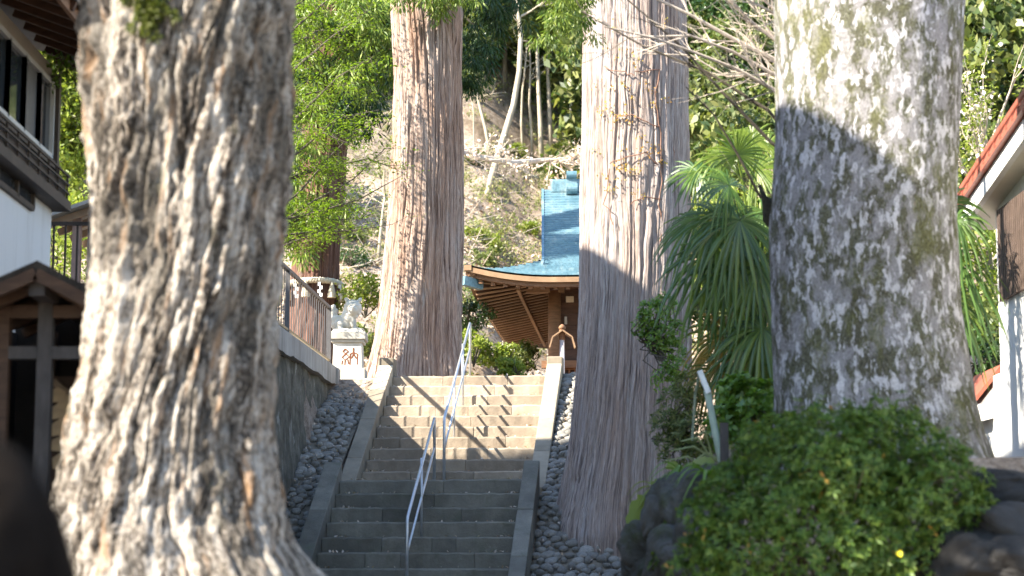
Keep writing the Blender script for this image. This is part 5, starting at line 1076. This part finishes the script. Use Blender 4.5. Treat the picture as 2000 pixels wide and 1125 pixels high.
# ------------------------------------------------------------------ windmill palms
t = NT('palm_blade'); g_ = t.n('NewGeometry').outputs['Random Per Island']
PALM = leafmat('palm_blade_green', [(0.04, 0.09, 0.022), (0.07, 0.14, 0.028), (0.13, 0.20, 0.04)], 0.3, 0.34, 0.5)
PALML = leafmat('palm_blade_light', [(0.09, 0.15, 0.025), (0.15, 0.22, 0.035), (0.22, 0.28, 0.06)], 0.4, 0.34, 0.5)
PALMY = leafmat('palm_blade_yellowing', [(0.10, 0.13, 0.03), (0.25, 0.19, 0.05), (0.35, 0.22, 0.06)], 0.25, 0.45)
FIB = simple('palm_fibre', (0.10, 0.07, 0.045), 0.95, 0.4, 20, 0.9, stretch=(3, 3, 0.6), dist=0.03)
def frond(parent, c, crown, axis, r, droop, mat, nseg=32, span=2.55, seed=0):
    RR = random.Random(seed); a = Vector(axis).normalized(); n = (Vector((0.15, -0.75, 0.55)) - a*Vector((0.15, -0.75, 0.55)).dot(a)).normalized(); b = n.cross(a); V = []; F = []
    for k in range(nseg):
        ph = -span + 2*span*k/(nseg-1) + RR.gauss(0, .02); dp = span/nseg*0.92; ln = r*(0.72+0.28*math.cos(ph/2))*RR.uniform(.92, 1.08); dr = (droop*1.05+.10)*RR.uniform(.6, 1.9)
        i0 = len(V)
        for j, (tt, wd) in enumerate(((0.02, .9), (0.3, 1.0), (0.55, .8), (0.8, .42), (1.0, .06))):
            d = a*math.cos(ph) + b*math.sin(ph); sd = (b*math.cos(ph) - a*math.sin(ph)); w = min(math.tan(dp)*ln*tt, 0.034*r/0.6)*wd + 0.002
            p = c + d*ln*tt + Vector((0, 0, -dr*ln*tt**2.6)) ; V += [p - sd*w, p + n*w*0.55, p + sd*w]
        for j in range(4):
            o_ = i0 + j*3; F += [(o_, o_+1, o_+4, o_+3), (o_+1, o_+2, o_+5, o_+4)]
    fr = obj('frond', mesh_np('frond', [tuple(p) for p in V], F, mat), parent)
    md = (crown+c)/2 + Vector((0, 0, 0.08)); MB().tube([crown, md, c], [0.016, 0.012, 0.009], 6, cap=False).build('petiole', mat, fr)
def palm(crown, base, label, fr, seed):
    pm = thing('windmill_palm', base, label, 'palm'); m = MB(); n_ = 14
    m.tube([Vector(base).lerp(crown, i/n_) + Vector((random.gauss(0, .006), 0, 0)) for i in range(n_+1)], [0.10+0.012*(i % 2) for i in range(n_+1)], 12); m.build('trunk', FIB, pm)
    for k, (x, y, D, ax, r, dr, mt) in enumerate(fr): frond(pm, P(x, y, D), crown, ax, r, dr, mt, seed=seed+k)
DPm = 22.0; cr = P(1462, 440, DPm); bs = Vector((cr.x, DPm, gz(cr.x, DPm)-0.1))
palm(cr, bs, 'windmill palm with fan fronds between the grey cedar and the mottled tree', [
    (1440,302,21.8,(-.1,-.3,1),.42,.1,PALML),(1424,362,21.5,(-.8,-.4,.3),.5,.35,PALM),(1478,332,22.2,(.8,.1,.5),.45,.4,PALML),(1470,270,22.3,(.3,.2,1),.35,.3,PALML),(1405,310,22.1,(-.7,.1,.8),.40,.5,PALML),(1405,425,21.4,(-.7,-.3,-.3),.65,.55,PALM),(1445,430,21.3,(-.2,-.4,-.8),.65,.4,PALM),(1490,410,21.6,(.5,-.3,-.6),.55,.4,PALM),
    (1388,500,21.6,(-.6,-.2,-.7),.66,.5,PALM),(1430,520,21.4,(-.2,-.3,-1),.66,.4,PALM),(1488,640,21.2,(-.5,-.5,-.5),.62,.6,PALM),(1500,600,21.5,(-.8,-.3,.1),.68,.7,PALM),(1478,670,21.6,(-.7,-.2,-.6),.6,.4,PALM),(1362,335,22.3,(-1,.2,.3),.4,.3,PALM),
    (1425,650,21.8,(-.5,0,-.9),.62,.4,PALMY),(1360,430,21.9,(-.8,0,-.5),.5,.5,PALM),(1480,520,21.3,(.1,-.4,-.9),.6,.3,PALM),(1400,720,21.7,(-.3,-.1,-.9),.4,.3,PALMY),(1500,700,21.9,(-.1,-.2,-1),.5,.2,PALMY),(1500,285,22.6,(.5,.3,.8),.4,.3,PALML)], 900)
cr = P(1815, 430, 21.2); bs = Vector((cr.x, 21.2, gz(cr.x, 21.2)-0.1))
palm(cr, bs, 'second windmill palm mostly hidden behind the mottled tree', [(1868,430,21,(.8,-.3,.2),.42,.7,PALM),(1865,500,21,(.7,-.2,-.6),.6,.5,PALM),(1860,580,21,(.5,-.2,-.8),.6,.4,PALM),(1850,400,21.4,(.6,.2,.8),.5,.4,PALM),(1800,350,21.6,(-.2,.4,1),.5,.3,PALM)], 950)
# ------------------------------------------------------------------ azalea and other shrubs of the right terrace
def rosettes(C, N, k, L, asp, R):
    n = len(C); N = unit(N); t1 = unit(np.cross(N, rand_dir(n, 0, R))); t2 = np.cross(N, t1); ph = R.uniform(0, 6.28, (n, 1)) + np.arange(k)[None]*(2*np.pi/k) + R.normal(size=(n, k))*0.25
    T = (t1[:,None]*np.cos(ph)[...,None] + t2[:,None]*np.sin(ph)[...,None]) + N[:,None]*R.uniform(.2, .9, (n, k, 1)); T = unit(T).reshape(-1, 3); Ls = L*R.uniform(.6, 1.25, n*k)
    CC = np.repeat(C, k, 0) + T*Ls[:,None]*0.5; return leaf_quads(CC, T, np.repeat(N, k, 0), Ls, Ls*asp, 0.1, 0.12)
def lobed_shrub(name, lobes, D, mat, label, nro, L, k=6, asp=0.36, cat='shrub', extra=None):
    base = P(lobes[0][0], 1150 if lobes[0][1] > 850 else lobes[0][1]+60, D); t_ = thing(name, base, label, cat); R = np.random.default_rng(nro); CC = []; NN = []
    tot = sum(l[2]**2 for l in lobes)
    for x, y, r in lobes:
        c = np.array(P(x, y, D + R.uniform(-.25, .35))); rr = r*D/FPX; n = int(nro*r*r/tot); d = rand_dir(n, 0.25, R); d[:,1] = np.where(d[:,1] > 0.35, -d[:,1], d[:,1])
        q = rr*(0.62+0.42*R.random(n)**0.6)*(1+0.16*np.sin(d[:,0]*7+x)*np.cos(d[:,2]*6+y)); CC.append(c + d*q[:,None]*np.array([1, .8, 1])); NN.append(d + np.array([0, 0, .5]))
    C = np.concatenate(CC); N = np.concatenate(NN); V, F = rosettes(C, N, k, L, asp, R); obj('foliage', mesh_np('foliage', V, F, mat), t_)
    if extra:
        i = R.choice(len(C), extra, replace=False); V, F = rosettes(C[i]+N[i]*0.02, N[i], 2, L*1.1, asp, R); obj('withered_leaves', mesh_np('withered_leaves', V, F, L_OLD), t_)
    if D < 15:      # stray shoots above the outline
        ii = [i for i in range(len(C)) if N[i][2] > 0.9]; R.shuffle(ii); Cs = []; Ns = []; ms_ = MB()
        for i in ii[:70]:
            dr_ = unit(np.array([R.normal()*.35, R.normal()*.3, 1.0])); ln_ = R.uniform(.05, .17); Cs.append(C[i]+dr_*ln_); Ns.append(dr_); Cs.append(C[i]+dr_*ln_*0.6); Ns.append(dr_); ms_.tube([C[i], C[i]+dr_*ln_], [0.004, 0.002], 4, cap=False)
        V, F = rosettes(np.array(Cs), np.array(Ns), k, L, asp, R); sh_ = obj('shoots', mesh_np('shoots', V, F, mat), t_); ms_.build('shoot_stems', TWIGD, sh_)['kind'] = 'stuff'
    m = MB(); RR = random.Random(nro)
    for q in range(60): c = C[RR.randrange(len(C))]; m.tube([Vector((base.x+RR.gauss(0, .3 if D < 15 else .04), base.y+.2, base.z)), Vector(c)*0.5+base*0.5+Vector((RR.gauss(0,.1), .1, 0)), Vector(c)], [0.012, 0.008, 0.004], 4, cap=False)
    m.build('stems', TWIGD, t_); return t_
lobed_shrub('azalea_bush', [(1600,1060,190),(1450,1050,110),(1770,1050,150),(1530,940,110),(1640,905,110),(1745,900,95),(1830,960,90),(1880,1030,60),(1430,960,60),(1700,1000,150),(1560,860,50),(1690,850,55),(1760,840,45),(1400,1000,55),(1390,1080,65),(1370,1130,70),(1600,815,28),(1720,805,25),(1480,870,35),(1840,890,40),(1910,985,35)], 14.2, L_AZA, 'large dark green azalea bush at the foot of the mottled tree', 6200, 0.052, extra=70)
lobed_shrub('broadleaf_shrub', [(1450,790,55),(1490,815,45),(1415,830,40),(1465,845,50),(1500,775,30),(1430,765,28)], 19.3, L_GLOSS, 'bright green broad leaved shrub beside the pipe post', 420, 0.085, 6, 0.5)
lobed_shrub('yellowing_shrub', [(1510,850,40),(1480,880,45),(1545,835,28)], 17.0, L_AZA, 'small olive shrub between broad leaved shrub and azalea', 420, 0.05, 6, 0.4)
lobed_shrub('climbing_shrub', [(1275,612,28),(1300,600,24),(1255,640,22),(1285,660,30),(1310,690,28),(1320,650,25),(1300,740,26),(1320,720,24),(1260,608,16)], 24.2, L_GLOSS, 'small leaved climber growing against the grey cedar', 560, 0.055, 5, 0.45)
lobed_shrub('fern_clump', [(1330,800,45),(1360,850,45),(1320,870,40),(1370,900,40),(1300,830,28),(1345,760,30)], 21.5, L_MID, 'dull green ferny growth at the right foot of the grey cedar', 620, 0.075, 5, 0.25)
# large lobed leaves over the rocks
fp_ = thing('butterbur_plant', P(1290, 970, 18.6), 'yellow green large leaved plant hanging over the mossy boulder', 'plant')
for k, (x0, y0, x1, y1, w_) in enumerate([(1285,968,1226,1030,.10),(1300,940,1275,975,.07),(1330,920,1395,905,.09),(1350,930,1300,915,.07),(1370,915,1420,940,.07)]):
    a_, b_ = P(x0, y0, 18.5), P(x1, y1, 18.2); d = (b_-a_); n_ = Vector((0.2, -.7, .6)); sd = d.cross(n_).normalized(); V = []; F = []; N_ = 9
    for i in range(N_+1):
        f = i/N_; w = w_*math.sin(math.pi*min(1, f*0.92+0.06))**0.7*(1+0.25*math.sin(i*2.6+k)); c = a_ + d*f + Vector((0, 0, 0.05*math.sin(f*3.1))); V += [c-sd*w, c+n_*0.012, c+sd*w]
    for i in range(N_): F += [(i*3, i*3+1, i*3+4, i*3+3), (i*3+1, i*3+2, i*3+5, i*3+4)]
    obj('leaf_blade', mesh_np('leaf_blade', [tuple(p) for p in V], F, L_LIGHT, smooth=True), fp_)
m = MB()
for (x0, y0, x1, y1) in [(1400,900,1310,880),(1395,905,1330,862),(1400,895,1350,905),(1390,890,1365,850),(1385,915,1300,900)]: m.tube([P(x0, y0, 19.2), P((x0+x1)/2, min(y0, y1)-8, 19.1), P(x1, y1, 19.0)], [0.012, 0.01, 0.006], 6)
m.build('stalks', simple('pale_stalk', (0.32, 0.36, 0.17), 0.6), fp_)
yf = P(1757, 1082, 13.2); fl = thing('yellow_flower', yf, 'single yellow flower low in the azalea', 'flower'); V, F = rosettes(np.array([yf]), np.array([[0, -1, .4]]), 9, 0.022, 0.6, R); obj('petals', mesh_np('petals', V, F, simple('yellow_petal', (0.75, 0.6, 0.03), 0.6, 0.1)), fl)
# arching leaves and small plants on the bank left of the azalea
def strap_plant(x, y, D, n, ln, mt, label, seed):
    b_ = P(x, y, D); t_ = thing('strap_leaved_plant', b_, label, 'plant', 'strap leaved plants on the rocky bank'); RR = random.Random(seed)
    for k in range(n):
        az = RR.uniform(0, 6.28); d_ = Vector((math.cos(az), math.sin(az)*0.7-0.2, 0)).normalized(); L_ = ln*RR.uniform(.6, 1.15); V = []; F = []; sd = Vector((-d_.y, d_.x, 0)); up = RR.uniform(.5, 1.1)
        for i in range(8):
            f = i/7; w = 0.014*math.sin(math.pi*(0.12+0.86*f))+0.001; p = b_ + d_*L_*f*0.8 + Vector((0, 0, L_*(up*f - 1.15*f*f))); V += [p-sd*w, p-Vector((0, 0, w*0.5)), p+sd*w]
        for i in range(7): F += [(i*3, i*3+1, i*3+4, i*3+3), (i*3+1, i*3+2, i*3+5, i*3+4)]
        obj('blade', mesh_np('blade', [tuple(q) for q in V], F, mt), t_)
strap_plant(1330, 925, 18.2, 22, 0.42, L_GLOSS, 'arching strap leaves on the rock below the pipe post', 1)
strap_plant(1285, 960, 18.4, 16, 0.34, L_LIGHT, 'yellow green strap leaves hanging over the cobble edge', 2)
strap_plant(1385, 930, 17.0, 18, 0.40, L_GLOSS, 'strap leaves rising behind the left end of the azalea', 3)
strap_plant(1300, 1065, 17.2, 12, 0.22, L_GLOSS, 'small strap leaved tuft low among the mossy rocks', 4)
lobed_shrub('creeping_plant', [(1320,1030,26),(1345,1000,22),(1300,1090,22),(1350,1060,26),(1280,1110,16)], 16.9, L_AZA, 'small leaved creeper over the mossy rocks beside the azalea', 260, 0.045, 5, 0.5)
# ------------------------------------------------------------------ vine on the grey cedar
def on3(x, y, off=0.03):
    p = P(x, y, D3); c = np.interp(p.z, pr3[:,0], pr3[:,1]); r = np.interp(p.z, pr3[:,0], pr3[:,2]); q = P(x, y, D3 - math.sqrt(max(0.0, r*r-(p.x-c)**2))); return Vector((q.x, q.y-off, q.z))
vine = thing('ivy_vine', on3(1230, 470), 'sparse orange leaved vine climbing the sunlit face of the grey cedar', 'vine'); m = MB(); tips = []; RR = random.Random(71)
for pts in [[(1290,470),(1286,400),(1292,330),(1288,260),(1280,200)], [(1290,330),(1262,300),(1225,305),(1190,320)], [(1288,250),(1265,238),(1235,228),(1200,225)], [(1200,440),(1180,400),(1190,330)], [(1290,420),(1310,370),(1318,300),(1300,240)], [(1230,400),(1260,385),(1300,390)], [(1240,150),(1220,140),(1180,130)], [(1280,200),(1288,140),(1240,140)]]:
    q = []
    for i in range(len(pts)-1):
        for f in (0, .33, .66): q.append(on3(pts[i][0]+(pts[i+1][0]-pts[i][0])*f+RR.gauss(0, 2), pts[i][1]+(pts[i+1][1]-pts[i][1])*f+RR.gauss(0, 2)))
    q.append(on3(*pts[-1])); m.tube(q, 0.008, 5, cap=False)
m.build('stem', simple('vine_stem', (0.22, 0.12, 0.08), 0.8), vine)
for _ in range(46):
    x = RR.choice([RR.gauss(1205, 30), RR.gauss(1240, 28)]); y = RR.choice([RR.uniform(20, 420), RR.gauss(290, 40), RR.gauss(170, 60)]); tips += [tuple(on3(min(1330, max(1142, x+RR.gauss(0, 6))), y+RR.gauss(0, 5), 0.05)) for _ in range(9)]
tips = np.array(tips); cloud('leaves', leafmat('vine_leaf', [(0.35, 0.17, 0.04), (0.45, 0.28, 0.07), (0.30, 0.27, 0.06)], 0.3), tips + R.normal(size=tips.shape)*0.012, 0.035, vine, 0.7, 0.2, R)
# ivy under the left eave
iv = thing('eave_ivy', P(120, 140, 20.3), 'loose green ivy hanging under the dark eave', 'ivy'); C = np.array([tuple(P(random.gauss(125, 24), random.gauss(135, 22), 20.2)) for _ in range(260)]); cloud('leaves', L_GLOSS, C, 0.05, iv, 0.7, 0.2, R)
m = MB(); m.tube([P(96, 60, 20.2), P(120, 120, 20.2), P(150, 165, 20.2)], 0.008, 5); m.tube([P(150, 60, 20.2), P(120, 130, 20.2), P(95, 165, 20.2)], 0.008, 5); m.build('stem', TWIGD, iv)

# fallen leaves caught on the steps and in the kerb corners
RR = random.Random(91); pts = []
for k in range(420):
    f = RR.random()
    if f < 0.5: kk = RR.randrange(10); s_ = -TR*kk + RR.uniform(0.03, 0.3); z_ = ZT - kk*H1
    else: kk = RR.randrange(8); s_ = SL - TR*kk + RR.uniform(0.03, 0.3); z_ = ZL - kk*H2
    w_ = RR.choice([RR.uniform(-1.2, 1.15), -1.2+abs(RR.gauss(0, .12)), 1.15-abs(RR.gauss(0, .12))]); pts.append(tuple(SF(w_, s_, z_+0.012)))
for k in range(260): w_ = RR.uniform(1.5, 2.4); s_ = RR.uniform(-6.5, 0); pts.append(tuple(SF(w_, s_, float(zbank(s_))+0.06)))
for k in range(260): w_ = RR.uniform(-2.2, -1.55); s_ = RR.uniform(-6, 0); pts.append(tuple(SF(w_, s_, float(zl(w_, s_))+0.06)))
cloud('scattered_leaves', L_DEAD, np.array(pts), 0.05, None, 0.5, 2.0, R, 'stuff')['label'] = 'dry leaves caught on the steps and cobbles'
